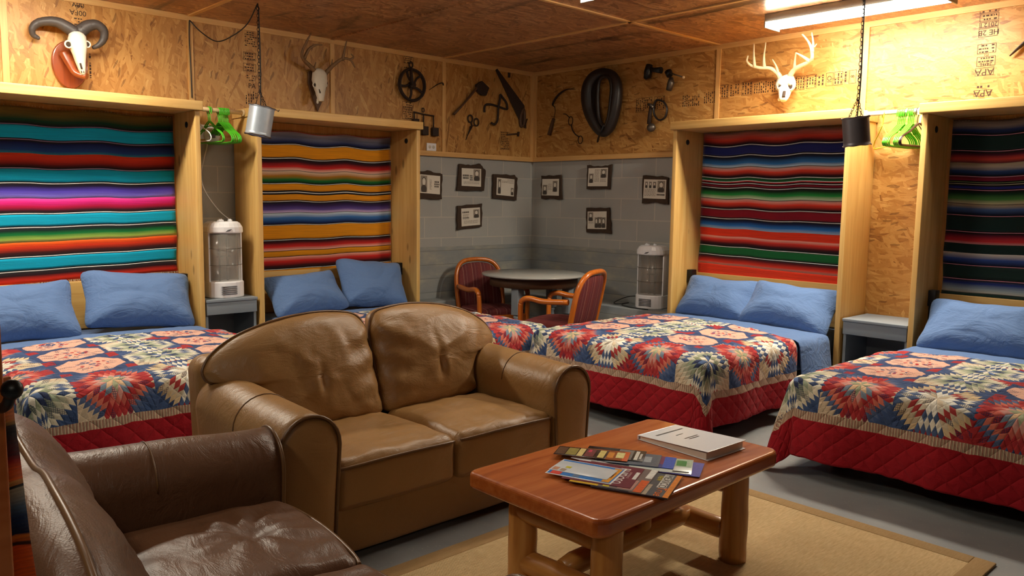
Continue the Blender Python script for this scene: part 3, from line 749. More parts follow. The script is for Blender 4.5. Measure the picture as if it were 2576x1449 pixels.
S4 = S((72, 1032), (72, (120, 104, 100)), (100, (150, 136, 124)), (125, (40, 60, 110)), (146, BK), *ln(152, BK, DG, 4, PK)[1:], *ln(238, DG, BK, 4, PK), (258, (80, 18, 40)), (280, (196, 66, 52)), (302, (90, 40, 40), (190, 176, 150)), (325, (170, 160, 150)), (345, (40, 70, 120)), (366, (16, 24, 50)), *ln(375, BK, (120, 20, 44), 4, PK), (398, (120, 20, 44), BK), (404, BK, (120, 140, 90)), (408, (120, 140, 90), BK), (414, BK, (170, 160, 130)), (419, (170, 160, 130), BK), (426, BK, (34, 40, 120)),
       *ln(447, (34, 40, 120), BK, 4, PK), (470, (20, 60, 34)), (496, (80, 140, 70)), (520, (196, 186, 150)), (523, BK, BK), (527, (190, 176, 150), (190, 176, 150)), (548, (70, 100, 150)), (574, (16, 26, 56)), *ln(585, BK, DG, 4, PK)[1:], *ln(673, DG, BK, 4, PK), (690, (90, 16, 40)), (722, (206, 46, 50)), (738, (226, 150, 140), DG), (788, DG, WH), (795, (200, 196, 190)), (820, (50, 80, 150)), (846, (16, 24, 60)), *ln(855, BK, DG, 4, PK)[1:], *ln(933, DG, BK, 4, PK), (955, (30, 50, 120)), (985, (150, 166, 176)), (1002, (190, 190, 180)), (1008, BK, DG), (1032, DG))

def drape(mb, Wm, yh, yf, zt, S_, T0, Tfoot, vfoot, r=.05, seed=1, nx=110, ny=110, floorz=.012, wav=.02, flare=.10, fold=.16, crown=.02, puck=.006, uvq=True, skew=0.0):
    """cloth over a mattress of half width Wm whose foot is at yf; hangs S_ over the sides and Tfoot over the foot"""
    def f(a, b):
        s = (a*2-1)*(Wm+S_); t0 = T0+skew*s/Wm; y = t0+(yf+Tfoot-t0)*b
        ds = max(0.0, abs(s)-Wm); dt = max(0.0, y-yf); sg = 1 if s >= 0 else -1
        e = hypot(ds, dt)
        x = max(-Wm, min(Wm, s)); yy = min(y, yf)
        z = zt+crown*(1-(s/Wm)**2 if abs(s) < Wm else 0)*min(1, (yf-yy)/.3+.15)
        z += puck*nz(s*9, y*9, seed)+puck*.7*nz(s*21, y*21, seed+5)
        if e > 1e-6:
            ux, uy = sg*ds/e, dt/e
            q = r*pi/2
            if e < q: out = r*sin(e/r); dn = r*(1-cos(e/r))
            else: out = r+(e-q)*flare; dn = r+(e-q)*.985
            ph = atan2(dt, ds) if ds > 0 and dt > 0 else 0
            w = min(1.0, e/.3)
            if ds > 0 and dt > 0: out += fold*(sin(2*ph)**2)*max(0, e-.05)
            along = y if ds > dt else s
            out += wav*w*(nz(along*3.1, seed*2.7, sg*4)+.6*sin(along*11+seed))
            zz = z-dn
            if zz < floorz: out += (floorz-zz)*.6; zz = floorz+.004*nz(s*20, y*20)
            x += ux*out; yy += uy*out; z = zz
        return (x, yy, z)
    uv = (lambda a, b: ((a*2-1)*(Wm+S_), (vfoot-(T0+skew*(a*2-1)*(Wm+S_)/Wm+(yf+Tfoot-T0-skew*(a*2-1)*(Wm+S_)/Wm)*b)))) if uvq else None
    mb.grid(nx, ny, f, uv=uv); return mb
def pillow(label, loc, rz, w, h, th, lean, seed, roll=0.0, group=None, squash=0.0):
    """a stuffed pillow standing on its long edge, leaning back against the wall"""
    out = []; n = 120
    for i in range(n):
        a = 2*pi*i/n; ca, sa = cos(a), sin(a)
        k = 9.0; rr = (abs(ca)**k+abs(sa)**k)**(-1/k)
        x, z = rr*ca, rr*sa
        pinch = 1-.07*(1-abs(abs(ca)-abs(sa)))*0
        ear = 1+.06*(min(abs(x), abs(z))**4)
        edge = 1-.040*cos(2*a)**2*(1+.3*nz(i*.15, seed))
        out.append((x*w/2*ear*edge, z*h/2*ear*edge))
    def fn(p):
        q = Vector(p); x, z = q.x/(w/2), q.z/(h/2)
        rd = lambda u, v, s_: 1-min(1, abs(nz(u, v, s_))*3.2)
        wr = .012*nz(q.x*3+seed, q.z*3, seed)+.006*rd(q.x*2.2+q.z*2.5, q.z*3.4-q.x*1.5, seed)+.003*rd(q.x*6-q.z*4, q.z*6+q.x*3, seed+3)
        ed = max(0.0, 1-abs(x)**4)*max(0.0, 1-abs(z)**4)
        q.y += wr*(.35+max(0, ed))
        # gathered creases running in from the corners and sides
        q.y += .010*sin(z*9+4*x*x+seed)*max(0, abs(x)-.45)*ed**.3*(1 if x*(.5-(seed % 2)) > 0 else .5)
        q.z -= squash*(1-abs(x)**2)*max(0, z)*h
        q.z += .012*nz(x*2.2, seed*1.3)*(.4+abs(z))
        return q
    mb = MB().puff(out, th*.55, th*.45, (0, 0), 26, 2.5, fn=fn, root=1.45)
    L = Matrix.Rotation(roll, 4, 'Y') 
    t = bpy.data.objects.new('pillow', mb.mesh('pillow', M['sheet'])); C.objects.link(t)
    B = Matrix.Translation(Vector(loc)) @ Matrix.Rotation(rz, 4, 'Z') @ Matrix.Rotation(lean, 4, 'X') @ L
    t.matrix_world = B
    return tag(t, label, 'pillow', group)

QT = .0
def wall_bed(loc, rz, label, qlabel, slabel, seed, t_quilt=.86, side_panels=True, skew=0.0, sheet_side=.20, fold=.16, flare=.09):
    t = thing('fold_down_bed', label, 'bed', loc, rz, 'fold down wall beds')
    h = FW/2; pt = .038
    for sx in (-1, 1):
        mb = MB().rbox(sx*h-(pt if sx > 0 else 0), sx*h+(pt if sx < 0 else 0), 0.004, FD-.002, 0, FZ-.066, .004, 2)
        o = obj('side_panel', mb, M['pine_z'], t)
    obj('header_board', MB().rbox(-h-.012, h+.012, 0.004, FD+.03, FZ-.066, FZ, .005, 2), M['pine_x'], t)
    obj('back_panel', MB().box(-h+pt, h-pt, .006, .024, .30, FZ-.068), M['ply'], t)
    obj('head_rail', MB().rbox(-h+pt, h-pt, .024, .052, .50, .84, .004, 2), M['pine_x'], t)
    for sx in (-1, 1):
        br = MB().rbox(sx*(h-pt)-(.012 if sx > 0 else 0), sx*(h-pt)+(.012 if sx < 0 else 0), .13, .175, .50, .86, .002, 1)
        br.rbox(sx*(h-pt)-(.05 if sx > 0 else -.0), sx*(h-pt)+(.05 if sx < 0 else 0), .125, .20, .76, .87, .003, 1)
        br.rbox(sx*(h-pt)-(.03 if sx > 0 else 0), sx*(h-pt)+(.03 if sx < 0 else 0), .14, .165, .42, .76, .003, 1)
        obj('hinge_bracket', br, M['black'], t)
        b = MB().lathe([(.022, 0), (.022, .004), (.016, .006), (0.0001, .006)], 16, M=Matrix.Translation((sx*(h-pt), FD*.62, FZ-.16)) @ Matrix.Rotation(-sx*pi/2, 4, 'Y'))
        obj('bolt_hole', b, M['sole'], t)
    Wm = h-pt-.055
    obj('bed_platform', MB().rbox(-Wm+.02, Wm-.02, .06, 1.98, .17, .28, .01, 2), M['bedbase'], t)
    mm = MB().rbox(-Wm, Wm, .07, 2.03, .27, .50, .05, 4, seg=(8, 14, 2), fn=lambda p: Vector((p.x, p.y, p.z+.006*nz(p.x*4, p.y*4, seed))))
    obj('mattress', mm, M['mattress'], t)
    for sx in (-1, 1):
        obj('leg', MB().rbox(sx*(Wm-.12)-.025, sx*(Wm-.12)+.025, 1.80, 1.85, 0, .18, .004, 2), M['black'], t)
    # flat sheet turned down over the quilt's top edge
    mb = drape(MB(), Wm, 0, 2.03, .510, sheet_side, .48, -1.12, 0, r=.05, seed=seed+11, nx=70, ny=40, crown=.012, puck=.004, flare=.16, wav=.03, uvq=False)
    # keep only the cloth near the pillows: from .48 to .91 out of the wall
    s = bpy.data.objects.new('bed_sheet', mb.mesh('bed_sheet', M['sheet'])); C.objects.link(s); thick(s, .004, 1)
    s.location = loc; s.rotation_euler = (0, 0, rz); tag(s, slabel, 'sheet', 'blue sheets on the beds')
    q = drape(MB(), Wm, 0, 2.03, .522, .455, t_quilt, .455, 2.03+.20, r=.07, seed=seed, nx=130, ny=130, puck=.007, crown=.03, flare=flare, fold=fold, skew=skew)
    qo = bpy.data.objects.new('patchwork_quilt', q.mesh('patchwork_quilt', M['quilt'])); C.objects.link(qo); thick(qo, .014, 1)
    qo.location = loc; qo.rotation_euler = (0, 0, rz); tag(qo, qlabel, 'quilt', 'star patchwork quilts on the beds')
    return t
A_, B_ = pi, pi/2
GP = 'blue pillows on the beds'
X1, X2, Y3, Y4 = -3.765-FW/2, -1.805-FW/2, -2.13-FW/2, -4.135-FW/2
wall_bed((X1, 0, 0), A_, 'pine fold down wall bed below the mounted ram skull at the left', 'star patchwork quilt on the bed below the turquoise striped blanket', 'blue sheet turned down on the bed below the turquoise striped blanket', 3)
wall_bed((X2, 0, 0), A_, 'pine fold down wall bed behind the sofa with the yellow striped blanket', 'star patchwork quilt mostly hidden behind the tan leather sofa', 'blue sheet turned down on the bed behind the tan leather sofa', 8, fold=.03, flare=.04)
wall_bed((0, Y3, 0), B_, 'pine fold down wall bed below the white antlered deer skull', 'star patchwork quilt hanging to a point behind the coffee table', 'blue sheet turned down on the bed below the red striped blanket', 14, sheet_side=.46, skew=-.10, t_quilt=.90, fold=.06, flare=.06)
wall_bed((0, Y4, 0), B_, 'pine fold down wall bed in deep shade at the right edge', 'star patchwork quilt at the right with a red corner touching the floor', 'blue sheet turned down on the shaded bed at the right edge', 21, t_quilt=.93)
serape('serape', 'turquoise, purple and orange striped blanket hung behind the leftmost bed', S1, -.712, .71, .83, 2.035, (X1, 0, 0), A_, 1, (0.05, 0))
serape('serape', 'yellow, red and blue striped blanket hung behind the second bed', S2, -.712, .70, .80, 2.005, (X2, 0, 0), A_, 2, (.05, .02))
serape('serape', 'red orange striped blanket hung behind the bed below the white skull', S3, -.66, .72, .80, 2.065, (0, Y3, 0), B_, 3, (-.01, .02))
serape('serape', 'dark green and navy striped blanket hung in shade at the right edge', S4, -.70, .70, .83, 2.04, (0, Y4, 0), B_, 4)
pillow('blue pillow at the left edge, lying against the turquoise striped blanket', (-5.00, -.36, .70), 0, .76, .46, .24, radians(-38), 1, 0, GP, .1)
pillow('blue pillow with a raised corner beside the black bracket of the leftmost bed', (-4.20, -.33, .715), 0, .72, .44, .24, radians(-34), 2, radians(6), GP)
pillow('blue pillow lying lower at the left end of the bed behind the sofa', (-2.91, -.35, .675), 0, .66, .40, .26, radians(-42), 3, radians(-4), GP, .06)
pillow('blue pillow propped higher against the yellow striped blanket', (-2.24, -.31, .705), 0, .64, .45, .24, radians(-30), 4, radians(7), GP)
pillow('blue pillow nearer the corner on the bed with the red blanket', (-.33, -2.58, .66), -pi/2, .70, .40, .26, radians(-38), 5, 0, GP)
pillow('blue pillow nearer the gray shelves on the bed with the red blanket', (-.35, -3.23, .66), -pi/2, .74, .42, .26, radians(-40), 6, radians(3), GP, .05)
pillow('blue pillow in shade on the bed at the right edge', (-.36, -4.62, .66), -pi/2, .80, .42, .26, radians(-42), 7, 0, GP, .04)
# ------------------------------------------------------------------ leather sofas (local: front at y = 0 facing -y, x along the seat)
def arch(cx, w, z0, z1, rr, flare=.0, n=14):
    """upright panel outline with a rounded top"""
    pts = [(cx-w/2+flare, z0), (cx-w/2+flare*.4, (z0+z1)/2)]
    for i in range(n+1):
        a = pi-pi*i/n; pts.append((cx+(w/2)*cos(a), z1-rr+rr*sin(a)))
    pts += [(cx+w/2-flare*.4, (z0+z1)/2), (cx+w/2-flare, z0)]
    return pts
def sofa(name, label, loc, rz, lm, seed, group=None, button=False, hw=.84, D=.92, wide=False, bo=0.0):
    t = thing(name, label, 'sofa', loc, rz, group)
    aw = .25
    base = MB().rbox(-hw+.16, hw-.16, .035, D-.05, .035, .25, .02, 3, seg=(12, 4, 2), fn=lambda p: Vector((p.x, p.y+.004*nz(p.x*5, p.z*9, seed), p.z)))
    obj('base', base, lm, t)
    for sx in (-.6, .6):
        for yy in (.10, D-.14): obj('foot', MB().rbox(sx-.03, sx+.03, yy-.03, yy+.03, 0, .04, .004, 1), M['sole'], t)
    # frame behind the cushions
    bf = MB().rbox(-hw+.03, hw-.03, D-.20, D, .04, .74, .07, 4, seg=(10, 2, 6), fn=lambda p: Vector((p.x, p.y+.05*(p.z/.74)**2, p.z+.02*(1-(p.x/hw)**2))))
    obj('back_frame', bf, lm, t)
    for sx in (-1, 1):
        # arm: rounded section swept front to back
        o = [(sx*(hw-aw/2)+a, b) for a, b in arch(0, aw, .04, .645, .125, .030)]
        m = len(o); rings = []
        N = 16
        for k in range(N+1):
            f = k/N; y = -.01+(D-.08)*f
            g = 1.0-.05*sin(pi*min(1, f*1.6))*0; lift = .035*f+.006*nz(f*4, sx, seed)
            sc = 1.0
            if f > .88: sc = sqrt(max(0.02, 1-((f-.88)/.12)**2*.75))
            cx = sx*(hw-aw/2)
            ring = []
            for (a, b) in o:
                bb = .04+(b-.04)*(1+lift/.6)
                puffy = .010*sin(pi*f)*(1 if b > .35 else .3)
                seam = -.006*math.exp(-((f-.42)/.015)**2) if b > .3 else 0
                aa = cx+(a-cx)*(1+(puffy+seam)/(aw/2))*(sc if b > .3 else 1)+.003*nz(f*9, b*7, seed+sx)
                ring.append(Vector((aa, y, bb*(sc*.15+.85) if b > .3 else bb)))
            rings.append(ring)
        mb = MB(); vs = [p for r in rings for p in r]
        fs = []
        for k in range(N):
            for i in range(m):
                i2 = (i+1) % m; fs.append((k*m+i, (k+1)*m+i, (k+1)*m+i2, k*m+i2))
        # softly domed front panel
        cfx = sx*(hw-aw/2); 
        prev = 0
        for q, (shr, dy) in enumerate([(.86, -.012), (.55, -.020), (.2, -.023)]):
            b0 = len(vs)
            for (a, b) in o: vs.append(Vector((cfx+(a-cfx)*shr, -.01+dy, .33+(b-.33)*shr)))
            for i in range(m):
                i2 = (i+1) % m; fs.append((prev+i, prev+i2, b0+i2, b0+i))
            prev = b0
        fs.append(tuple(prev+i for i in range(m)))
        fs.append(tuple(N*m+i for i in reversed(range(m))))
        mb.add(vs, fs, 0, True); a_ = obj('arm', mb, lm, t)
        pp = [Vector((cfx+(a-cfx)*1.0, -.016, b)) for a, b in o[0:]]
        obj('piping', MB().tube(pp, .007, 6), M['piping'], a_)
        sp = [rings[7][i]+Vector((0, 0, .001)) for i in range(2, m-2)]
        obj('seam', MB().tube(sp, .003, 5), M['piping'], a_)
    iw = hw-aw+.01
    for sx in (-1, 1):
        xa, xb = (0.003, iw) if sx > 0 else (-iw, -0.003)
        xm = (xa+xb)/2; hx = (xb-xa)/2
        def fn(p, xm=xm, hx=hx, sx=sx):
            x = (p.x-xm)/hx; yy = (p.y-.26)/.30; k = max(0, (1-x*x)*(1-yy*yy))
            top = max(0, (p.z-.30)/.13)
            z = p.z+top*(.030*k**.6)+top*.006*nz(p.x*7, p.y*9, seed)+top*.004*nz(p.x*20, p.y*14, seed+2)
            if button and top > .3:
                d = hypot(p.x-(xm+.02), p.y-.20)
                z -= .030*math.exp(-(d/.05)**2); an = atan2(p.y-.20, p.x-xm-.02)
                z += .007*sin(an*9+seed)*math.exp(-((d-.10)/.07)**2)
            y = p.y
            if p.y < .06: y = p.y-.018*(1-x*x)*(1 if p.z > .25 else .3)+.004*nz(p.x*9, p.z*16, seed+6)
            # crease rows near the front lip
            if top > .4 and p.y < .20: z += .004*sin(p.x*46+3*sin(p.x*9))*math.exp(-((p.y-.09)/.05)**2)
            return Vector((p.x, y, z))
        c = obj('seat_cushion', MB().rbox(xa, xb, -.005, .58, .225, .43, .045, 5, seg=(30, 26, 5), fn=fn), lm, t)
        L = []
        for i in range(25):
            x = xa+.014+(xb-xa-.028)*i/24; u = (x-xm)/hx
            L.append((x, -.006-.017*(1-u*u)+.012*abs(u)**12, .408+.012*(1-u*u)))
        obj('piping', MB().tube(smooth_path(L, 3), .006, 6), M['piping'], c)
        # overstuffed back cushion that spreads over the arm
        ol = [(.006, .43), (.006, .60), (.008, .74), (.02, .84), (.06, .885), (.15, .905), (.28, .912), (.42, .90), (.56, .872), (.68, .83), (.77, .775), (.815, .72), (.82, .69), (.80, .66), (.74, .645), (.68, .63), (.625, .585), (.60, .50), (.595, .44), (.45, .415), (.28, .405), (.12, .41)]
        if wide:
            if sx > 0: continue
            hl = [(max(a, .04), b) for a, b in ol[4:]]+[(.04, .41)]
            hl = [q for q in hl if q[0] > .05]
            ol = [(-a, b) for a, b in reversed(hl)]+hl
            ol = [q if q[1] < .86 else (q[0], .86+(q[1]-.86)*.6) for q in ol]
        sm = smooth_path([(a*sx, 0, b) for a, b in ol], 4, True)
        out = [(p.x, p.z) for p in sm]
        def fb(p, sx=sx):
            q = Vector(p); x = abs(q.x) if wide else q.x*sx; 
            lean = (q.z-.42)*.34; 
            bul = .022*math.exp(-((x-.33)/.22)**2-((q.z-.70)/.14)**2)
            rd = lambda u, v: 1-min(1, abs(nz(u, v, seed))*3.0)
            e = .012*nz(q.x*4+seed, q.z*3.5, 1)+.007*rd(q.x*4-q.z*2, q.z*5+q.x*1.5)-.004*rd(q.x*11, q.z*6+seed)
            # slack folds fanning from the centre seam
            cr = .010*sin((q.z-.55)*52+x*10)*math.exp(-(x/.16)**2)*(0 if wide else 1 if q.z > .5 else 0)
            tx = abs(x-.33); dim = -.016*math.exp(-((x-.34)/.022)**2-((q.z-.63)/.07)**2)+.012*math.exp(-((x-.37)/.02)**2-((q.z-.63)/.06)**2)
            if q.y < 0: q.y += -(bul+e+cr+dim)
            else: q.y += e*.5
            q.y += .60+bo+lean
            if x > .55: q.y += .03*((x-.55)/.27)
            return q
        cb = obj('back_cushion', MB().puff(out, .085 if wide else .115, .10, (0 if wide else .33*sx, .66), 26, 4.6, fn=fb), lm, t)
        keep = [i for i, p in enumerate(ol) if p[1] > .64] if wide else list(range(1, 15))
        pth = smooth_path([fb(Vector((ol[i][0]*sx, -.014, ol[i][1]))) for i in keep], 5)
        obj('piping', MB().tube(pth, .0075, 6), M['piping'], cb)
    return t
GS = 'leather two seat sofas'
sofa('leather_sofa', 'tan leather two seat sofa behind the coffee table, facing it', (-3.965, -3.62, 0), 0, M['leather'], 5, GS)
sofa('leather_sofa', 'brown leather sofa coloured as dim lit in the lower left corner with a buttoned seat', (-4.93, -4.38, 0), pi/2-radians(4.5), M['leather2'], 9, GS, True, wide=True, D=1.0, bo=.055)

# ------------------------------------------------------------------ rug
rg = thing('sisal_rug', 'tan woven sisal rug under the coffee table', 'rug', (-3.8, -4.55, 0))
rx0, rx1, ry0, ry1 = -4.84, -2.53, -5.33, -3.74
obj('rug_field', MB().box(rx0+.08+3.8, rx1-.08+3.8, ry0+.08+4.55, ry1-.08+4.55, .0005, .0095), M['sisal'], rg)
b = MB()
for (a0, a1, c0, c1) in ((rx0, rx1, ry1-.08, ry1), (rx0, rx1, ry0, ry0+.08), (rx0, rx0+.08, ry0+.08, ry1-.08), (rx1-.08, rx1, ry0+.08, ry1-.08)):
    b.rbox(a0+3.8, a1+3.8, c0+4.55, c1+4.55, .0005, .012, .004, 2)
obj('rug_border', b, M['rugband'], rg)

# ------------------------------------------------------------------ log coffee table
CT = thing('log_coffee_table', 'varnished cedar coffee table on peeled log legs', 'coffee table', (-3.72, -4.38, .012), radians(.8))
def slab(p):
    return Vector((p.x+.004*nz(p.y*4, 1.0), p.y+.006*nz(p.x*3, 2.0), p.z))
top = MB()
out = []
hx, hy, rc = .562, .325, .05
for (cx, cy, a0) in ((hx-rc, hy-rc, 0), (-hx+rc, hy-rc, 90), (-hx+rc, -hy+rc, 180), (hx-rc, -hy+rc, 270)):
    for k in range(6):
        a = radians(a0+90*k/5); out.append((cx+rc*cos(a)+.004*sin(cy*9+k), cy+rc*sin(a)+.006*sin(cx*7)))
top.prism(out, .386, .450, 'z'); to = obj('table_top', top, M['cedar'], CT); bevel(to, .016, 4)
def log(mb, p0, p1, r0, r1, seed, n=18, rings=12, end=.6):
    p0, p1 = Vector(p0), Vector(p1); pts = []; rr = []
    d = (p1-p0).normalized(); s1 = d.orthogonal().normalized(); s2 = d.cross(s1)
    for i in range(rings+1):
        f = i/rings; k = 1.0
        if f < .08: k = end+(1-end)*sin(pi/2*f/.08)
        if f > .92: k = end+(1-end)*sin(pi/2*(1-f)/.08)
        pts.append(p0.lerp(p1, f)+s1*.006*nz(f*3, seed)+s2*.006*nz(f*3, seed+7)); rr.append((r0*(1-f)+r1*f)*k*(1+.05*nz(f*5, seed+3)))
    mb.tube(pts, rr, n); return mb
for i, (sx, sy) in enumerate(((-1, -1), (-1, 1), (1, -1), (1, 1))):
    obj('leg', log(MB(), (sx*.405, sy*.20-.02, .0005), (sx*.405, sy*.20-.02, .395), .056, .052, i*3.1, end=.95), M['log_z'], CT)
for sx in (-1, 1):
    obj('top_rail', log(MB(), (sx*.405, -.195, .315), (sx*.405, .195, .315), .047, .052, sx*5+20, end=.7), M['log_y'], CT)
    obj('bottom_rail', log(MB(), (sx*.405, -.19, .115), (sx*.405, .19, .115), .043, .043, sx*6+30, end=.7), M['log_y'], CT)
st = obj('stretcher', log(MB(), (-.39, 0, .135), (.39, 0, .135), .042, .042, 44, end=.7), M['log_x'], CT)
for k, x in enumerate((-.06, .07)):
    obj('spindle', log(MB(), (x, .012*(-1)**k, .15), (x, .012*(-1)**k, .392), .034, .040, 50+k, end=.7), M['log_z'], CT)

# ------------------------------------------------------------------ binder and leaflets on the table
TZ = .4622
class Flat:
    """a flat rectangular thing lying on the table, given by its right end edge (far and near picture points) and its length"""
    def __init__(s, name, label, cat, far, near, L, z, th, mat, group=None, tilt=0):
        a = onz(*far, z); b = onz(*near, z); s.w = (b-a).length
        ex = (a-b).normalized(); ey = Vector((0, 0, 1)).cross(ex)      # ex towards the far side, ey back along the length
        if (ey.dot(rt)) > 0: ey = -ey
        s.L = L; s.th = th
        # local x along the length from the left end to the right end edge, y from near to far
        o = b+ey*L
        X = -ey; Y = ex; Z = X.cross(Y)
        s.M = Matrix(((X.x, Y.x, 0, o.x), (X.y, Y.y, 0, o.y), (0, 0, 1, z), (0, 0, 0, 1)))
        s.t = thing(name, label, cat, (0, 0, 0), 0, group); s.t.matrix_world = s.M
        s.flip = Z.z < 0
        mb = MB(); mb.rbox(0, L, 0, s.w, 0, th, .0006, 1); s.base = obj('cover' if cat != 'binder' else 'binder_cover', mb, mat, s.t)
        s.k = 0
    def patch(s, x0, x1, y0, y1, rgb, nm='printed_panel', mat=None):
        s.k += 1; z = s.th+.0002+.00012*s.k
        mb = MB(); mb.add([(x0*s.L, y0*s.w, z), (x1*s.L, y0*s.w, z), (x1*s.L, y1*s.w, z), (x0*s.L, y1*s.w, z)], [(0, 1, 2, 3)])
        key = 'print_%d_%d_%d' % rgb if mat is None else None
        if mat is None:
            if key not in M: M[key] = plain('print_ink_%d_%d_%d' % rgb, rgb, .3, 0, .42, 85)
            mat = M[key]
        s.acc = getattr(s, 'acc', []); s.acc.append((mb, mat)); return s
    def text(s, body, x, y, size, rgb, rot=0, sx=1.0):
        s.k += 1; z = s.th+.0004+.00012*s.k
        key = 'print_%d_%d_%d' % rgb
        if key not in M: M[key] = plain('print_ink_%d_%d_%d' % rgb, rgb, .3, 0, .1, 55)
        T = Matrix.Translation((x*s.L, y*s.w, z)) @ Matrix.Rotation(radians(rot), 4, 'Z')
        s.txt = getattr(s, 'txt', []); s.txt.append((textmesh(body, size, M[key], 'lettering', s.t, T, .0001, 'CENTER', sx), M[key])); return s
    def done(s):
        if getattr(s, 'acc', None):
            big = MB(); mats = []
            for mb, mat in s.acc:
                if mat not in mats: mats.append(mat)
                big.add(mb.v, mb.f, mats.index(mat))
            obj('printed_face', big, mats, s.t)
        if getattr(s, 'txt', None):
            mats = []; ms = []
            for me, mat in s.txt:
                if mat not in mats: mats.append(mat)
                for p in me.polygons: p.material_index = 0
                ms.append((me, mats.index(mat)))
            bm = bmesh.new()
            for me, mi in ms:
                n0 = len(bm.faces); bm.from_mesh(me); bm.faces.ensure_lookup_table()
                for f in bm.faces[n0:]: f.material_index = mi
            out = bpy.data.meshes.new('lettering'); bm.to_mesh(out); bm.free()
            for m_ in mats: out.materials.append(m_)
            obj('lettering', out, None, s.t)
        return s
GB = 'leaflets fanned on the coffee table'
P_ = (lambda cx, cy: (1340+cx*.2174, 1040+cy*.2174))
# far fan, from the lowest leaflet up
e = .0022
far = [('violet blue leaflet at the right end of the far fan', P_(1990, 585), P_(1930, 742), .23, (96, 92, 176), [(.0, 1, 0, 1, (92, 92, 178))]),
       ('white leaflet with a green map picture in the far fan', P_(1862, 545), P_(1835, 712), .23, (206, 214, 210), [(.68, .98, .45, .98, (176, 196, 170)), (.74, .90, .50, .86, (66, 138, 70)), (.70, .96, .06, .14, (40, 44, 44))]),
       ('blue and maroon picture leaflet in the far fan', P_(1666, 520), P_(1625, 648), .23, (60, 96, 196), [(.66, .82, .3, 1, (120, 54, 92)), (.82, 1, 0, 1, (52, 92, 196)), (.66, .82, 0, .3, (70, 70, 140))]),
       ('gray slate leaflet with pale initials in the far fan', P_(1496, 490), P_(1450, 625), .23, (104, 112, 124), [(.6, 1, 0, 1, (96, 104, 118)), (.74, .86, .3, .75, (160, 168, 176))]),
       ('black leaflet with white words in the far fan', P_(1322, 445), P_(1270, 565), .23, (26, 24, 24), [(.55, .80, 0.05, .95, (130, 124, 118)), (.84, .90, .1, .9, (220, 216, 206)), (.92, .96, .2, .7, (200, 196, 186))]),
       ('orange leaflet with food pictures in the far fan', P_(1135, 455), P_(1092, 560), .22, (206, 88, 26), [(.0, .9, 0, 1, (150, 78, 30)), (.62, .74, .2, .8, (214, 140, 60)), (.78, .92, .25, .85, (236, 214, 150))]),
       ('dark brown food leaflet at the left end of the far fan', P_(890, 440), P_(830, 535), .20, (58, 34, 24), [(.02, .2, .1, .9, (92, 62, 40)), (.22, .42, .1, .9, (150, 136, 70)), (.44, .55, .05, .95, (220, 196, 130)), (.58, .76, .1, .9, (120, 60, 60)), (.84, .96, .1, .95, (214, 196, 120)), (.62, .68, .6, .9, (210, 60, 90))])]
for k, (lab, f_, n_, L, base, pats) in enumerate(far):
    key = 'card_%d' % k; M[key] = plain('card_stock_far_%d' % k, base, .25, 0, .1, 30)
    fl = Flat('leaflet', lab, 'leaflet', f_, n_, L, TZ+.0035+k*e, .0016, M[key], GB)
    for p in pats: fl.patch(p[0], p[1], p[2], p[3], p[4])
    fl.done()
# things under the fans
fl = Flat('magazine', 'glossy pale magazine lying under the fans of leaflets', 'magazine', P_(1460, 610), P_(1270, 830), .24, TZ+.0006, .0024, M['glossy'], GB)
fl.patch(.02, .98, .02, .98, (206, 206, 204)).patch(.3, .9, .1, .6, (150, 150, 150)).done()
# near fan
def card(lab, f_, n_, L, z, base, nm='leaflet', th=.0016, rough=.25):
    key = 'card_'+lab[:18]; M[key] = plain('card_stock_'+lab[:14], base, rough, 0, .08, 30)
    return Flat(nm, lab, 'magazine' if nm == 'magazine' else 'leaflet', f_, n_, L, z, th, M[key], GB)
g = card('orange edged state travel guide, lowest at the near right of the fan', P_(1735, 745), P_(1560, 1000), .27, TZ+.0034, (60, 50, 60), 'magazine', .005)
g.patch(0, 1, 0, 1, (72, 78, 88)).patch(.93, 1, 0, 1, (226, 128, 30)).patch(.5, .72, .0, .45, (176, 160, 140)).patch(.78, .90, .36, .98, (196, 196, 192))
g.text('MEXICO', .84, .66, .038, (44, 44, 46), -90, 1.0).text('NEW', .745, .76, .024, (214, 196, 60), -90).text('True', .86, .19, .045, (226, 110, 30), -90).done()
g = card('photo leaflet with an orange corner under the maroon one', P_(1462, 672), P_(1255, 928), .26, TZ+.0086, (120, 110, 104), 'magazine', .002)
g.patch(0, 1, 0, 1, (122, 106, 104)).patch(.88, .99, .0, .5, (214, 90, 30)).patch(.66, .86, .05, .45, (190, 140, 130)).patch(.90, .99, .6, 1, (222, 220, 216)).patch(.0, .4, 0, .25, (226, 176, 30)).patch(.46, .55, .03, .16, (222, 206, 40)).done()
g = card('maroon leaflet with big white capitals in the near fan', P_(1296, 650), P_(1125, 873), .25, TZ+.0108, (108, 32, 50))
g.patch(0, 1, 0, 1, (110, 32, 52)).patch(.93, .985, .42, .78, (226, 220, 214)).text('RUIDOSO', .745, .5, .054, (236, 230, 226), -90, .72).text('EXPERIENCE', .86, .58, .012, (216, 180, 180), -90).done()
g = card('blue leaflet with an orange tab below the plain white card', P_(1090, 655), P_(900, 826), .25, TZ+.0126, (238, 238, 238))
g.patch(.02, .975, .03, .97, (36, 116, 196)).patch(.06, .22, .03, .4, (220, 64, 50)).patch(.84, .955, .06, .94, (232, 150, 40)).patch(.4, .5, .06, .25, (100, 120, 150)).text('COMING', .90, .5, .016, (90, 50, 20), -90).done()
g = card('plain white card on top of the near fan with small food pictures', P_(990, 662), P_(855, 772), .225, TZ+.0144, (206, 212, 220))
g.patch(.03, .13, .06, .34, (196, 140, 110)).patch(.17, .26, .05, .28, (170, 150, 130)).patch(.20, .29, .38, .55, (206, 196, 60)).done()
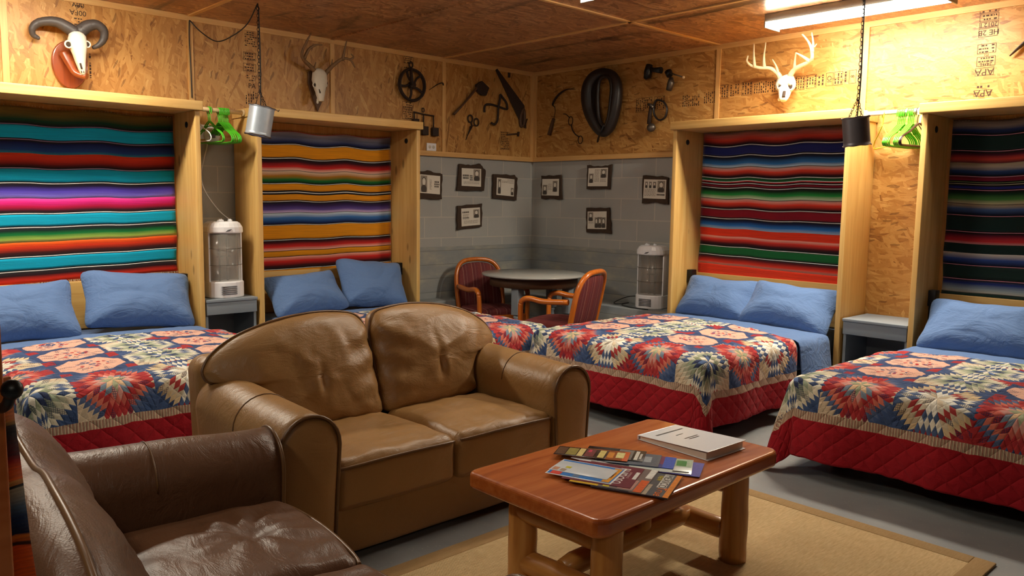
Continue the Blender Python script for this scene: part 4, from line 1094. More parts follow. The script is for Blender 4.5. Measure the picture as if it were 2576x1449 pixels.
g = card('folded glossy white sheet between the two fans', P_(915, 590), P_(850, 620), .16, TZ+.0086, (240, 240, 244), 'leaflet', .002, .15); g.done()
# binder
bz = TZ+.0004
c0, c1, c2, c3 = onz(1605, 1106, bz), onz(1781, 1161, bz), onz(1869, 1128, bz), onz(1700, 1078, bz)
bd = thing('ring_binder', 'white ring binder lying at the far end of the coffee table', 'binder', c0)
ux = (c1-c0); uy = ((c3-c0)+(c2-c1))/2; uy = uy-ux.normalized()*uy.dot(ux.normalized())*.6
def wedge(mb, s0, s1, t0, t1, za0, zb0, za1, zb1, mi=0):
    q = [ux*s0+uy*t0, ux*s1+uy*t0, ux*s1+uy*t1, ux*s0+uy*t1]
    mb.add([q[0]+Vector((0, 0, za0)), q[1]+Vector((0, 0, zb0)), q[2]+Vector((0, 0, zb0)), q[3]+Vector((0, 0, za0)), q[0]+Vector((0, 0, za1)), q[1]+Vector((0, 0, zb1)), q[2]+Vector((0, 0, zb1)), q[3]+Vector((0, 0, za1))],
           [(0, 3, 2, 1), (4, 5, 6, 7), (0, 1, 5, 4), (1, 2, 6, 5), (2, 3, 7, 6), (3, 0, 4, 7)], mi)
c_ = MB(); wedge(c_, 0, 1, 0, 1, 0, 0, .003, .003); bevel(obj('back_cover', c_, M['glossy'], bd), .0015, 2)
c_ = MB(); wedge(c_, 0, 1, 0, 1, .016, .034, .0195, .0375); bevel(obj('front_cover', c_, M['glossy'], bd), .0015, 2)
c_ = MB(); wedge(c_, -.012, .006, 0, 1, 0, 0, .0195, .0195); bevel(obj('spine', c_, M['glossy'], bd), .002, 2)
c_ = MB(); wedge(c_, .02, .965, .02, .98, .003, .003, .015, .028); obj('paper_stack', c_, M['paper'], bd)
xa, ya = ux.normalized(), uy.normalized(); nrm = xa.cross(ya).normalized(); ya = nrm.cross(xa)
sl = Matrix.Rotation(-math.atan(.018/ux.length), 4, 'Y')
R3 = Matrix(((xa.x, ya.x, 0, 0), (xa.y, ya.y, 0, 0), (0, 0, 1, 0), (0, 0, 0, 1)))
ms = []
mb = MB(); rr = random.Random(3)
def bline(s, t0, t1, w, dash):
    t = t0
    while t < t1:
        l = rr.uniform(.008, .02) if dash else t1-t0
        zz = .0195+.018*s+.0006
        q = [ux*s+uy*t, ux*(s+w)+uy*t, ux*(s+w)+uy*min(t1, t+l), ux*s+uy*min(t1, t+l)]
        mb.add([v+Vector((0, 0, zz+.018*(w if i in (1, 2) else 0))) for i, v in enumerate(q)], [(0, 1, 2, 3)]); t += l+.008
bline(.155, .18, .86, .03, True); bline(.315, .42, .6, .018, True); bline(.47, .36, .70, .022, True); bline(.515, .40, .66, .022, True)
obj('cover_print', mb, M['print'], bd)
# ------------------------------------------------------------------ corner table and two armchairs
tb = thing('round_table', 'round gray topped dining table in the corner', 'table', (-.84, -.90, 0), radians(8))
obj('table_top', MB().lathe([(.0001, .752), (.46, .752), (.485, .757), (.49, .766), (.484, .776), (.0001, .778)], 48), M['table_gray'], tb)
obj('apron', MB().lathe([(.40, .665), (.415, .665), (.415, .752), (.40, .752), (.40, .665)], 40), M['brown_tool'], tb)
LP = [(.040, .70), (.040, .42), (.030, .415), (.036, .40), (.026, .385), (.030, .36), (.040, .27), (.038, .22), (.026, .15), (.030, .135), (.024, .12), (.032, .05), (.028, 0)]
for a in (-167, -77, 7, 62):
    a = radians(a); x, y = .35*cos(a), .35*sin(a)
    m = MB().rbox(x-.04, x+.04, y-.04, y+.04, .42, .752, .006, 2); m.lathe(list(reversed([(r, z) for r, z in LP[2:]])), 16, M=Matrix.Translation((x, y, 0)))
    obj('leg', m, M['gray_paint'], tb)
def armchair(name, label, loc, rz):
    """local: front faces -y"""
    t = thing(name, label, 'chair', loc, rz, 'wooden armchairs at the corner table')
    w, d = .27, .25
    for sx in (-1, 1):
        # front post runs up, bends and becomes the arm, which meets the back post
        fp = smooth_path([(sx*w, -d, .0), (sx*w, -d-.005, .25), (sx*(w+.005), -d-.005, .45), (sx*(w+.01), -d, .60), (sx*(w+.012), -d+.03, .648), (sx*(w+.012), -d+.10, .662), (sx*(w+.012), -d+.25, .645), (sx*(w+.005), d-.01, .655)], 6)
        n_ = len(fp); rs = [.021+.004*min(1, max(0, (i/n_-.05)*3)) for i in range(n_)]
        f = MB().tube(fp[:20], rs[:20], 10); l_ = obj('leg', f, M['oak_z'], t)
        obj('armrest', MB().tube(fp[19:], [.0255]*len(fp[19:]), 10), M['oak_y'], t)
        obj('leg', MB().tube([(sx*(w-.02), d+.05, 0), (sx*(w-.012), d+.015, .22), (sx*(w-.005), d, .44)], [.020, .024, .026], 10), M['oak_z'], t)
        obj('seat_rail', MB().rbox(sx*w-.016, sx*w+.016, -d, d, .34, .41, .006, 2), M['oak_y'], t)
        obj('stretcher', MB().rbox(sx*w-.011, sx*w+.011, -d, d+.02, .13, .165, .005, 2), M['oak_y'], t)
    for yy in (-d, d): obj('seat_rail', MB().rbox(-w, w, yy-.016, yy+.016, .34, .41, .006, 2), M['oak_x'], t)
    # bent hoop of the back
    hp = [(-w+.005, .42), (-w+.0, .60), (-w+.005, .74), (-w+.04, .84), (-w+.12, .90), (0, .915), (w-.12, .90), (w-.04, .84), (w-.005, .74), (w-.0, .60), (w-.005, .42)]
    bk = lambda x, z, o=0: Vector((x, d+.0+(z-.42)*.22+.035*(1-(x/w)**2)+o, z))
    obj('back_frame', MB().tube(smooth_path([bk(a, b) for a, b in hp], 6), .027, 10, flat=.85), M['oak_z'], t)
    ip = [(-w+.025, .44), (-w+.025, .60), (-w+.03, .73), (-w+.06, .82), (-w+.13, .87), (0, .885), (w-.13, .87), (w-.06, .82), (w-.03, .73), (w-.025, .60), (w-.025, .44), (0, .43)]
    sp = smooth_path([(a, 0, b) for a, b in ip], 4, True)
    def fb(p): return bk(p.x, p.z, p.y)
    obj('backrest', MB().puff([(p.x, p.z) for p in sp], .034, .022, (0, .65), 9, 4.0, fn=fb), M['chairfab'], t)
    t.scale = (.92, .92, .95)
    obj('seat', MB().rbox(-w+.014, w-.014, -d+.01, d-.01, .395, .455, .025, 4, seg=(12, 12, 1), fn=lambda p: Vector((p.x, p.y, p.z+(.035*max(0, (1-(p.x/w)**2)*(1-(p.y/d)**2))**.7 if p.z > .42 else 0)))), M['chairfab'], t)
    return t
armchair('wooden_armchair', 'oak armchair with burgundy striped seat, its front seen left of the corner table', (-1.06, -.565, 0), radians(-104+90))
armchair('wooden_armchair', 'oak armchair with burgundy striped seat, its back seen right of the corner table', (-1.12, -1.50, 0), radians(106+90))

# ------------------------------------------------------------------ gray shelf boxes between the beds (local +y out of the wall)
def shelf_box(label, loc, rz, w, z, d=.42, lower=None):
    t = thing('gray_shelf_unit', label, 'shelf', loc, rz)
    obj('shelf_top', MB().rbox(-w/2, w/2, .004, d, z-.022, z, .004, 2), M['gray_paint'], t)
    obj('front_panel', MB().rbox(-w/2+.004, w/2-.004, d-.028, d-.008, z-.115, z-.022, .003, 2), M['gray_paint'], t)
    obj('shelf_back', MB().box(-w/2+.004, w/2-.004, .012, .03, .03, z-.022), M['gray_paint'], t)
    if lower:
        obj('lower_shelf', MB().rbox(-w/2+.002, w/2-.002, .03, d-.01, lower-.08, lower, .004, 2), M['gray_paint'], t)
    for sx in (-1, 1): obj('side_cleat', MB().box(sx*(w/2-.012)-.010, sx*(w/2-.012)+.010, .03, d-.03, 0, z-.022), M['gray_paint'], t)
    return t
shelf_box('gray painted shelf carrying a white heater between the two left beds', (-3.555, 0, 0), A_, .40, .685)
shelf_box('empty gray painted shelves between the two right beds', (0, -3.905, 0), B_, .455, .635, .42, .30)

# ------------------------------------------------------------------ tower heaters (local front at -y)
def heater(label, loc, rz, cord, cordmat, cord_name='cord'):
    t = thing('tower_heater', label, 'heater', loc, rz, 'white tower heaters')
    w, d = .135, .10
    def dsh(p, k=1): return p
    def outl(s, n=10):
        pts = []
        for i in range(n+1):
            a = pi+pi*i/n; pts.append((w*s*cos(a), -.02+.08*s*sin(a)))
        pts += [(w*s, d*s), (w*s*.9, d*s+.012), (-w*s*.9, d*s+.012), (-w*s, d*s)]
        return pts
    def loft(mb, rings):
        m = len(rings[0][0]); b = len(mb.v); vs = []
        for o, z in rings: vs += [(a, c, z) for a, c in o]
        fs = []
        for r in range(len(rings)-1):
            for i in range(m):
                i2 = (i+1) % m; fs.append((r*m+i, r*m+i2, (r+1)*m+i2, (r+1)*m+i))
        fs.append(tuple(reversed(range(m)))); fs.append(tuple((len(rings)-1)*m+i for i in range(m)))
        mb.add(vs, fs, 0, False)
        return mb
    bb = obj('base', loft(MB(), [(outl(.97), 0), (outl(1.0), .01), (outl(1.0), .115), (outl(.97), .125)]), M['white_pl'], t); bevel(bb, .004, 2)
    g = MB()
    for k in range(5): g.rbox(-.07, .05, -.105, -.094, .028+k*.014, .035+k*.014, .002, 1)
    obj('vent_slots', g, M['gray_slot'], bb)
    tp = obj('top_cap', loft(MB(), [(outl(.96), .49), (outl(1.02), .50), (outl(1.0), .535), (outl(.86), .565), (outl(.70), .578)]), M['white_pl'], t); bevel(tp, .004, 2)
    for (x, y, r) in ((-.035, -.02, .026), (.04, -.02, .018)):
        kn = MB().lathe([(r, .576), (r, .586), (r*.8, .592), (.0001, .592)], 20, M=Matrix.Translation((x, y, 0))); kn.rbox(x-.004, x+.004, y-r*.9, y+r*.9, .588, .598, .002, 1); obj('knob', kn, M['white_pl'], tp)
    mk = MB(); mk.rbox(-.022, .010, -.1045, -.098, .505, .520, .002, 1, fn=lambda p: Vector((p.x+(p.z-.512)*1.2, p.y, p.z+.15*(p.x+.006)))); obj('maker_mark', mk, M['gray_slot'], tp)
    # clear front, reflector behind, element rods and guard wires
    r = MB(); pts = outl(.80)
    for i in range(11):
        a0 = pts[i]
    n = 14
    fr = [(.118*cos(pi+pi*i/n), -.015+.078*sin(pi+pi*i/n)) for i in range(n+1)]
    vs = [(a, b, z) for z in (.122, .495) for a, b in fr]; fs = [(i, i+1, n+2+i, n+1+i) for i in range(n)]
    r.add(vs, fs, 0, True); c = obj('front_panel', r, M['clear'], t); thick(c, .002, 0)
    q = MB(); rf = [(.112*cos(pi*i/n), .055*sin(pi*i/n)+.025) for i in range(n+1)]
    q.add([(a, b, z) for z in (.122, .495) for a, b in rf], [(i, n+1+i, n+2+i, i+1) for i in range(n)], 0, True); rfl = obj('reflector', q, M['reflector'], t); thick(rfl, .003, 0)
    bk = MB(); bk.rbox(-.125, .125, .085, .108, .11, .50, .008, 2); obj('rear_shell', bk, M['white_pl'], t)
    for sx in (-1, 1): obj('side_strip', MB().rbox(sx*.125-.006, sx*.125+.006, -.02, .10, .115, .50, .003, 1), M['white_pl'], t)
    gw = MB()
    for z in (.25, .375):
        gw.tube([(.124*cos(pi+pi*i/n), -.018+.084*sin(pi+pi*i/n), z) for i in range(n+1)], .0016, 5)
    obj('guard_wire', gw, M['steel'], t)
    el = MB().tube([(-.03, .02, .125), (-.03, .02, .49)], .008, 8).tube([(.03, .02, .125), (.03, .02, .49)], .008, 8).tube([(-.05, .02, .31), (.05, .02, .31)], .006, 6)
    obj('heating_element', el, M['steel'], t)
    cd = MB(); cd.tube(smooth_path(cord, 8), .0045, 6); obj(cord_name, cd, cordmat, t)
    return t
heater('white tower heater on the gray shelf between the two left beds', (-3.555, -.29, .6855), 0, [(.10, .10, .58), (.03, .16, .66), (-.045, .22, .80), (-.06, .255, .92), (-.03, .27, 1.05), (.0, .272, 1.16), (.004, .275, 1.24)], M['white_pl'])
heater('white tower heater on the concrete ledge beside the bed with the red blanket', (-.185, -1.77, .4855), -pi/2+.22, [(-.10, .09, .05), (-.17, .10, .085), (-.27, .06, .075), (-.38, .03, .02), (-.33, -.02, .012), (-.22, .0, .03), (-.26, -.06, .012), (-.10, -.135, .006), (.05, -.15, .006)], M['blackcord'])

# ------------------------------------------------------------------ outlets
def outlet(label, loc, rz):
    t = thing('wall_outlet', label, 'outlet', loc, rz)
    obj('cover_plate', MB().rbox(-.057, .057, -.012, .0, -.037, .037, .004, 2), M['white_pl'], t)
    for x in (-.022, .022):
        s = obj('socket', MB().lathe([(.016, 0), (.016, .002), (.0001, .002)], 16, M=Matrix.Translation((x, -.012, 0)) @ Matrix.Rotation(pi/2, 4, 'X')), M['paper'], t)
        g = MB()
        for dz in (-.006, .006): g.box(x-.004, x+.004, -.0150, -.0141, dz-.001, dz+.001)
        obj('slots', g, M['sole'], s)
p = ony(1084, 370, 0); outlet('white wall outlet on the board below the hanging weights', p, 0)
# electrical box and round plug cover behind the green hangers
eb = thing('wall_socket_box', 'white round plug cover on the wall behind the green hangers', 'outlet', (-3.555, -.002, 1.95), 0)
obj('box', MB().rbox(-.09, .09, -.03, 0, -.06, .05, .006, 2), M['white_pl'], eb)
obj('plug_cover', MB().lathe([(.062, 0), (.062, .02), (.05, .034), (.0001, .036)], 28, M=Matrix.Translation((.03, -.03, -.03)) @ Matrix.Rotation(pi/2, 4, 'X')), M['glossy'], eb)
obj('plug', MB().rbox(.012, .04, -.085, -.064, -.05, -.02, .004, 2), M['gray_slot'], eb)
# ------------------------------------------------------------------ things fixed to the walls
class WT:
    """a thing on a wall; local x runs right in the picture, local -y points into the room"""
    def __init__(s, name, label, cat, wall, px, py, group=None):
        s.w = wall; s.o = ony(px, py, 0) if wall == 'a' else onx(px, py, 0)
        s.t = thing(name, label, cat, s.o, 0 if wall == 'a' else -pi/2, group)
    def L(s, px, py, off=0.0):
        if s.w == 'a':
            p = ony(px, py, -off); return Vector((p.x-s.o.x, -off, p.z-s.o.z))
        p = onx(px, py, -off); return Vector((-(p.y-s.o.y), -off, p.z-s.o.z))
    def P(s, pts, off=0.0, n=0):
        q = [s.L(p[0], p[1], p[2] if len(p) > 2 else off) for p in pts]
        return smooth_path(q, n) if n else q
    def poly(s, pts, o0, o1, mb=None, mi=0):
        mb = mb or MB(); q = [s.L(p[0], p[1], 0) for p in pts]
        mb.prism([(v.x, v.z) for v in q], -o1, -o0, 'y', mi); return mb
    def nail(s, px, py, off):
        obj('nail', MB().tube([s.L(px, py, -.004), s.L(px, py, off)], .0028, 6), M['rust'], s.t); return s
    def part(s, name, mb, mat, parent=None): return obj(name, mb, mat, parent or s.t)
c1 = lambda x, y, o=None: (x*.3175, y*.3175) if o is None else (x*.3175, y*.3175, o)
c2 = lambda x, y, o=None: (440+x*.276, y*.276) if o is None else (440+x*.276, y*.276, o)
c3 = lambda x, y, o=None: (960+x*.2209, 100+y*.2209) if o is None else (960+x*.2209, 100+y*.2209, o)
c4 = lambda x, y, o=None: (1320+x*.2209, 100+y*.2209) if o is None else (1320+x*.2209, 100+y*.2209, o)
c5 = lambda x, y, o=None: (1680+x*.276, y*.276) if o is None else (1680+x*.276, y*.276, o)
def taper(a, b, n): return [a+(b-a)*i/(n-1) for i in range(n)]
def antler(w, beams, mat, name='antler', parent=None):
    mb = MB()
    for pts, r0, r1 in beams:
        q = w.P(pts, 0, 7); mb.tube(q, [r+.0015*nz(i*.7, r0*99) for i, r in enumerate(taper(r0, r1, len(q)))], 9)
        mb.ball(q[-1], r1*1.02, n=6); mb.ball(q[0], r0*1.02, n=6)
    return w.part(name, mb, mat, parent)
def skull(w, axis, eyes, mat='bone', nose=None, teeth=None):
    """axis: (px, py, off, half width, half depth) from crown to muzzle"""
    q = [w.L(a[0], a[1], a[2]) for a in axis]; sm = smooth_path(q, 5); n = len(sm)
    vs = []; fs = []; m = 18
    for i, p in enumerate(sm):
        f = i/(n-1)*(len(axis)-1); k = min(int(f), len(axis)-2); g = f-k
        hw = axis[k][3]*(1-g)+axis[k+1][3]*g; hd = axis[k][4]*(1-g)+axis[k+1][4]*g
        tdir = (sm[min(n-1, i+1)]-sm[max(0, i-1)]).normalized(); u = Vector((1, 0, 0)); u = (u-tdir*u.dot(tdir)).normalized(); v = tdir.cross(u)
        for j in range(m):
            a = 2*pi*j/m; rx = cos(a); ry = sin(a)
            kk = 1+.05*nz(rx*2, ry*2, i*.5)
            vs.append(p+u*hw*math.copysign(abs(rx)**.8, rx)*kk+v*hd*math.copysign(abs(ry)**.85, ry)*kk)
    for i in range(n-1):
        for j in range(m):
            j2 = (j+1) % m; fs.append((i*m+j, i*m+j2, (i+1)*m+j2, (i+1)*m+j))
    fs.append(tuple(reversed(range(m)))); fs.append(tuple((n-1)*m+j for j in range(m)))
    mb = MB().add(vs, fs, 0, True); M_ = MB(); M_.add(vs, fs, 0, True)
    for (ex, ey, eo, r) in eyes:       # bony rings around the sockets
        c = w.L(ex, ey, eo); M_.tube([c+Vector((r*cos(a), -.004, r*1.05*sin(a))) for a in [2*pi*i/16 for i in range(16)]], r*.28, 7, closed=True)
    if teeth:
        for (tx, ty, to) in teeth: M_.ball(w.L(tx, ty, to), .010, .012, .016, 6)
    s = w.part('skull', M_, M[mat])
    for (ex, ey, eo, r) in eyes:
        c = w.L(ex, ey, eo); w.part('eye_socket', MB().ball(c+Vector((0, -.003, 0)), r*.8, r*.5, r*.85, 8), M['bonedark'], s)
    if nose:
        mb = MB()
        for (pts, r) in nose: mb.tube(w.P(pts, 0, 4), r, 7)
        w.part('nasal_hollow', mb, M['bonedark'], s)
    return s
# ram skull on its plaque
w = WT('ram_skull_mount', 'white ram skull with dark curling horns on an oval wood plaque', 'skull mount', 'a', 178, 170)
el = []
a0, b0 = w.L(*c1(403, 520)), w.L(*c1(690, 520)); a1, b1 = w.L(*c1(560, 330)), w.L(*c1(560, 706))
cx, cz, rx_, rz_ = (a0.x+b0.x)/2, (a1.z+b1.z)/2, (b0.x-a0.x)/2, (a1.z-b1.z)/2
el = [(cx+rx_*cos(2*pi*i/40)*(1+.08*sin(2*pi*i/40)), cz+rz_*sin(2*pi*i/40)) for i in range(40)]
bevel(w.part('plaque', MB().prism(el, -.030, -.001, 'y'), M['plaque']), .010, 3)
sc = w.P([c1(520, 420, .05), c1(560, 500, .08), c1(610, 580, .12), c1(690, 606, .16)], 0, 6)
w.part('plaque_bracket', MB().tube(sc, taper(.050, .026, len(sc)), 12, flat=.8), M['plaque'])
skull(w, [(*c1(612, 262), .13, .030, .03), (*c1(612, 285), .135, .052, .045), (*c1(612, 330), .14, .060, .05), (*c1(620, 380), .15, .054, .05), (*c1(630, 440), .155, .040, .04), (*c1(640, 500), .16, .030, .032), (*c1(652, 560), .165, .020, .024), (*c1(660, 592), .165, .013, .014)],
      [(*c1(541, 352), .165, .021), (*c1(690, 352), .16, .019)], 'bone', [([c1(636, 500, .196), c1(648, 545, .192)], .006), ([c1(645, 560, .187), c1(648, 580, .182)], .003), ([c1(662, 560, .187), c1(665, 580, .182)], .003)])
antler(w, [([c1(585, 252, .12), c1(530, 215, .12), c1(460, 178, .11), c1(380, 168, .10), c1(300, 182, .08), c1(256, 225, .07), c1(262, 275, .06), c1(300, 300, .06)], .044, .014)], M['horn'], 'horn')
antler(w, [([c1(640, 245, .12), c1(700, 205, .13), c1(770, 200, .14), c1(822, 245, .14), c1(820, 310, .13), c1(785, 355, .12), c1(745, 375, .11)], .044, .014)], M['horn'], 'horn')
# brown antlered deer skull
w = WT('deer_skull_mount', 'gray white deer skull with brown antlers above the yellow striped blanket', 'skull mount', 'a', 800, 215)
sh = [c2(1205, 655), c2(1240, 640), c2(1300, 650), c2(1370, 700), c2(1385, 760), c2(1345, 900), c2(1293, 1018), c2(1240, 880), c2(1205, 760)]
bevel(w.part('plaque', w.poly(sh, .001, .022), M['brown_tool']), .004, 2)
skull(w, [(*c2(1318, 648), .06, .034, .03), (*c2(1318, 672), .075, .060, .045), (*c2(1318, 730), .085, .066, .05), (*c2(1320, 785), .10, .056, .045), (*c2(1325, 840), .12, .040, .036), (*c2(1328, 890), .135, .030, .028), (*c2(1332, 925), .14, .022, .02)],
      [(*c2(1275, 775), .11, .019), (*c2(1368, 775), .11, .016)], 'bone', [([c2(1315, 815, .142), c2(1325, 850, .155)], .006)], [(*c2(1305, 890), .12), (*c2(1302, 910), .12), (*c2(1300, 930), .12)])
antler(w, [([c2(1290, 665, .07), c2(1240, 610, .09), c2(1175, 545, .12), c2(1157, 490, .15), c2(1185, 410, .18), c2(1240, 305, .20)], .021, .006), ([c2(1180, 530, .13), c2(1225, 445, .16), c2(1285, 410, .18), c2(1340, 408, .19)], .015, .005), ([c2(1265, 630, .08), c2(1285, 570, .10)], .010, .004)], M['antler_brown'])
antler(w, [([c2(1355, 690, .07), c2(1400, 640, .09), c2(1450, 590, .12), c2(1530, 535, .15), c2(1600, 548, .18), c2(1638, 610, .20)], .021, .006), ([c2(1530, 540, .15), c2(1545, 460, .17), c2(1565, 375, .19)], .014, .005), ([c2(1598, 545, .18), c2(1628, 520, .19), c2(1606, 492, .20)], .010, .004), ([c2(1425, 610, .10), c2(1435, 545, .11)], .009, .004)], M['antler_brown'])
# white antlered skull
w = WT('deer_skull_mount', 'white deer skull with tall pale antlers below the ceiling light', 'skull mount', 'b', 1975, 215)
skull(w, [(*c5(1074, 708), .05, .040, .03), (*c5(1074, 724), .06, .066, .045), (*c5(1074, 760), .08, .080, .055), (*c5(1074, 792), .095, .078, .055), (*c5(1068, 820), .115, .054, .045), (*c5(1062, 860), .14, .044, .038), (*c5(1056, 895), .16, .036, .03), (*c5(1052, 918), .17, .022, .02)],
      [(*c5(1117, 788), .125, .027), (*c5(1030, 790), .135, .024)], 'bone', [([c5(1063, 836, .168), c5(1058, 862, .182), c5(1055, 885, .190)], .013)], [(*c5(1022, 880), .12), (*c5(1014, 905), .12), (*c5(1020, 860), .11)])
for ex, ey in ((1117, 768), (1028, 770)): w.part('brow_ridge', MB().tube([w.L(*c5(ex-16, ey+2, .12)), w.L(*c5(ex, ey-6, .145)), w.L(*c5(ex+16, ey+2, .12))], .014, 8), M['bone'])
antler(w, [([c5(1025, 730, .07), c5(1015, 690, .09), c5(990, 660, .10), c5(930, 622, .13), c5(840, 618, .17), c5(765, 600, .20), c5(722, 560, .23), (*c5(728, 512), .24)], .023, .006), ([c5(1008, 690, .09), c5(990, 610, .12), c5(955, 545, .14)], .015, .004), ([c5(790, 605, .19), c5(784, 510, .21), c5(785, 400, .22)], .015, .004), ([c5(880, 615, .15), c5(876, 520, .17), c5(893, 390, .19)], .016, .004)], M['antler'])
antler(w, [([c5(1100, 725, .07), c5(1130, 665, .09), c5(1175, 620, .11), c5(1285, 565, .16), c5(1316, 520, .20), c5(1305, 430, .23), c5(1270, 365, .24), c5(1228, 315, .25)], .024, .006), ([c5(1155, 640, .10), c5(1158, 560, .13), c5(1168, 482, .15)], .014, .005), ([c5(1290, 555, .17), c5(1230, 515, .18), c5(1170, 482, .19)], .015, .005), ([c5(1318, 470, .22), c5(1325, 390, .24), c5(1312, 298, .26)], .013, .004), ([c5(1318, 430, .23), c5(1338, 425, .24), c5(1355, 402, .25)], .008, .003)], M['antler'])

GT = 'old farm tools on the boards'
# pulley
w = WT('iron_pulley', 'round iron well pulley wheel with curved spokes', 'pulley', 'a', *c3(345, 515), GT)
w.nail(*c3(335, 270), 0.045)
cc = w.L(*c3(345, 515), .04); R = abs(w.L(*c3(485, 515), .04).x-cc.x)
rim = MB().tube([cc+Vector((R*cos(a), 0, R*sin(a))) for a in [2*pi*i/40 for i in range(40)]], .014, 8, closed=True)
rim.tube([cc+Vector((R*cos(a), -.018, R*sin(a))) for a in [2*pi*i/40 for i in range(40)]], .008, 6, closed=True)
w.part('wheel_rim', rim, M['rust'])
w.part('wheel_hub', MB().lathe([(.028, -.03), (.034, -.01), (.034, .01), (.028, .03)], 18, M=Matrix.Translation(cc) @ Matrix.Rotation(pi/2, 4, 'X')), M['rust'])
for k in range(5):
    a = 2*pi*k/5+.5
    w.part('spoke', MB().tube(smooth_path([cc+Vector((.03*cos(a), 0, .03*sin(a))), cc+Vector((R*.55*cos(a+.35), 0, R*.55*sin(a+.35))), cc+Vector((R*cos(a+.25), 0, R*sin(a+.25)))], 6), .011, 8), M['rust'])
yk = MB().tube(w.P([c3(335, 330, .07), c3(340, 420, .085), c3(345, 520, .085)]), [.018, .022, .026], 8, flat=.5)
yk.tube(w.P([c3(335, 330, .01), c3(340, 420, .005), c3(345, 520, .005)]), .012, 8, flat=.4)
yk.tube(w.P([c3(345, 520, .0), c3(345, 520, .09)]), .012, 8)
w.part('yoke', yk, M['rust'])
rc_ = w.L(*c3(335, 285), .04); w.part('eye_ring', MB().tube([rc_+Vector((.020*cos(a), 0, .024*sin(a))) for a in [2*pi*i/18 for i in range(18)]], .007, 7, closed=True), M['rust'])
# pruning blade
w = WT('pruning_hook', 'small curved iron blade beside the pulley wheel', 'tool', 'a', *c3(625, 525), GT)
w.nail(*c3(640, 510), 0.014)
q = w.P([c3(700, 520, .01), c3(692, 492, .012), c3(640, 508, .012), c3(590, 540, .012), c3(542, 572, .01)], 0, 6)
w.part('blade', MB().tube(q, taper(.015, .004, len(q)), 8, flat=.4), M['rust'])
# balance with weights
w = WT('weight_hanger', 'iron bar with hanging square weights above the outlet', 'weights', 'a', *c3(475, 840), GT)
w.nail(*c3(472, 785), 0.022)
w.part('crossbar', MB().tube(w.P([c3(365, 820, .02), c3(480, 848, .02), c3(598, 868, .02)]), .006, 7), M['rust'])
rc_ = w.L(*c3(472, 800), .02); w.part('eye_ring', MB().tube([rc_+Vector((.015*cos(a), 0, .019*sin(a))) for a in [2*pi*i/16 for i in range(16)]], .004, 6, closed=True), M['rust'])
for (x, y0, y1, yb) in ((370, 822, 900, 1000), (476, 850, 985, 1090), (590, 870, 1000, 1102)):
    w.part('rod', MB().tube(w.P([c3(x, y0, .02), c3(x+1, y1, .02)]), .007, 7), M['rust'])
    a, b = w.L(*c3(x-33, y1)), w.L(*c3(x+31, yb)); w.part('weight', MB().rbox(a.x, b.x, -.045, -.004, b.z, a.z, .006, 2), M['rust'])
# axe
w = WT('hand_axe', 'short axe with a square blade and a wood handle', 'axe', 'a', *c3(960, 690), GT)
w.nail(*c3(1085, 540), 0.03)
q = w.P([c3(822, 850, .03), c3(930, 735, .03), c3(1075, 560, .03), c3(1105, 505, .03)]); w.part('handle', MB().tube(q, [.017, .014, .016, .018], 9, flat=.7), M['brown_tool'])
bevel(w.part('axe_head', w.poly([c3(1050, 515), c3(1112, 472), c3(1195, 552), c3(1160, 642), c3(1118, 638), c3(1062, 590)], .012, .048), M['rust']), .006, 2)
# shears
w = WT('iron_shears', 'iron shears hanging point down', 'shears', 'a', *c3(1030, 960), GT)
w.nail(*c3(1030, 880), 0.02)
for nm, cxy, tip, mid in (('blade', (1010, 900), (955, 1142), (1030, 985)), ('blade', (1080, 938), (962, 1138), (1015, 985))):
    c_ = w.L(*c3(*cxy), .012 if cxy[0] < 1050 else .02)
    mb = MB().tube([c_+Vector((.030*cos(a), 0, .036*sin(a))) for a in [2*pi*i/18 for i in range(18)]], .007, 7, closed=True)
    o_ = .012 if cxy[0] < 1050 else .02
    mb.tube([w.L(*c3(*p), o_) for p in ((cxy[0]+(8 if cxy[0] < 1050 else -12), cxy[1]+35), mid, tip)], [.009, .013, .003], 8, flat=.35)
    w.part(nm, mb, M['rust'])
# ice tongs
w = WT('ice_tongs', 'iron tongs with hooked points beside the saw', 'tongs', 'a', *c3(1330, 770), GT)
w.nail(*c3(1352, 640), 0.028)
for pts, o_ in ((((1172, 825), (1172, 770), (1195, 738), (1260, 740), (1330, 762), (1420, 790), (1432, 770), (1420, 715), (1380, 660), (1352, 622)), .015), (((1352, 622), (1345, 700), (1330, 780), (1325, 860), (1318, 925), (1285, 965), (1250, 945)), .028)):
    q = w.P([c3(*p, o_) for p in pts], 0, 6); w.part('tong_arm', MB().tube(q, .011, 8), M['rust'])
w.part('pivot', MB().ball(w.L(*c3(1333, 765), .022), .016, .016, .016, 6), M['rust'])
# hand saw
w = WT('hand_saw', 'old hand saw hung with its tip up beside the corner', 'saw', 'a', *c3(1470, 660), GT)
w.nail(*c3(1330, 400), 0.014)
w.part('blade', w.poly([c3(1286, 345), c3(1308, 330), c3(1618, 752), c3(1622, 880), c3(1586, 975)], .010, .014), M['rust'])
hb = w.P([c3(1578, 925, .015), c3(1590, 985, .015), c3(1618, 960, .015), c3(1628, 870, .015), c3(1615, 790, .015), c3(1585, 860, .015)], 0, 4); w.part('handle', MB().tube(hb, .016, 8, closed=True), M['brown_tool'])
w = WT('metal_strap', 'short rusty metal strap beside the saw tip', 'strap', 'a', *c3(1450, 370), GT)
w.part('strap', w.poly([c3(1437, 305), c3(1462, 308), c3(1460, 432), c3(1436, 430)], .001, .008), M['rust'])
w = WT('pliers', 'small rusty pliers hung low beside the corner', 'pliers', 'a', *c3(1640, 960), GT)
w.nail(*c3(1634, 955), 0.02)
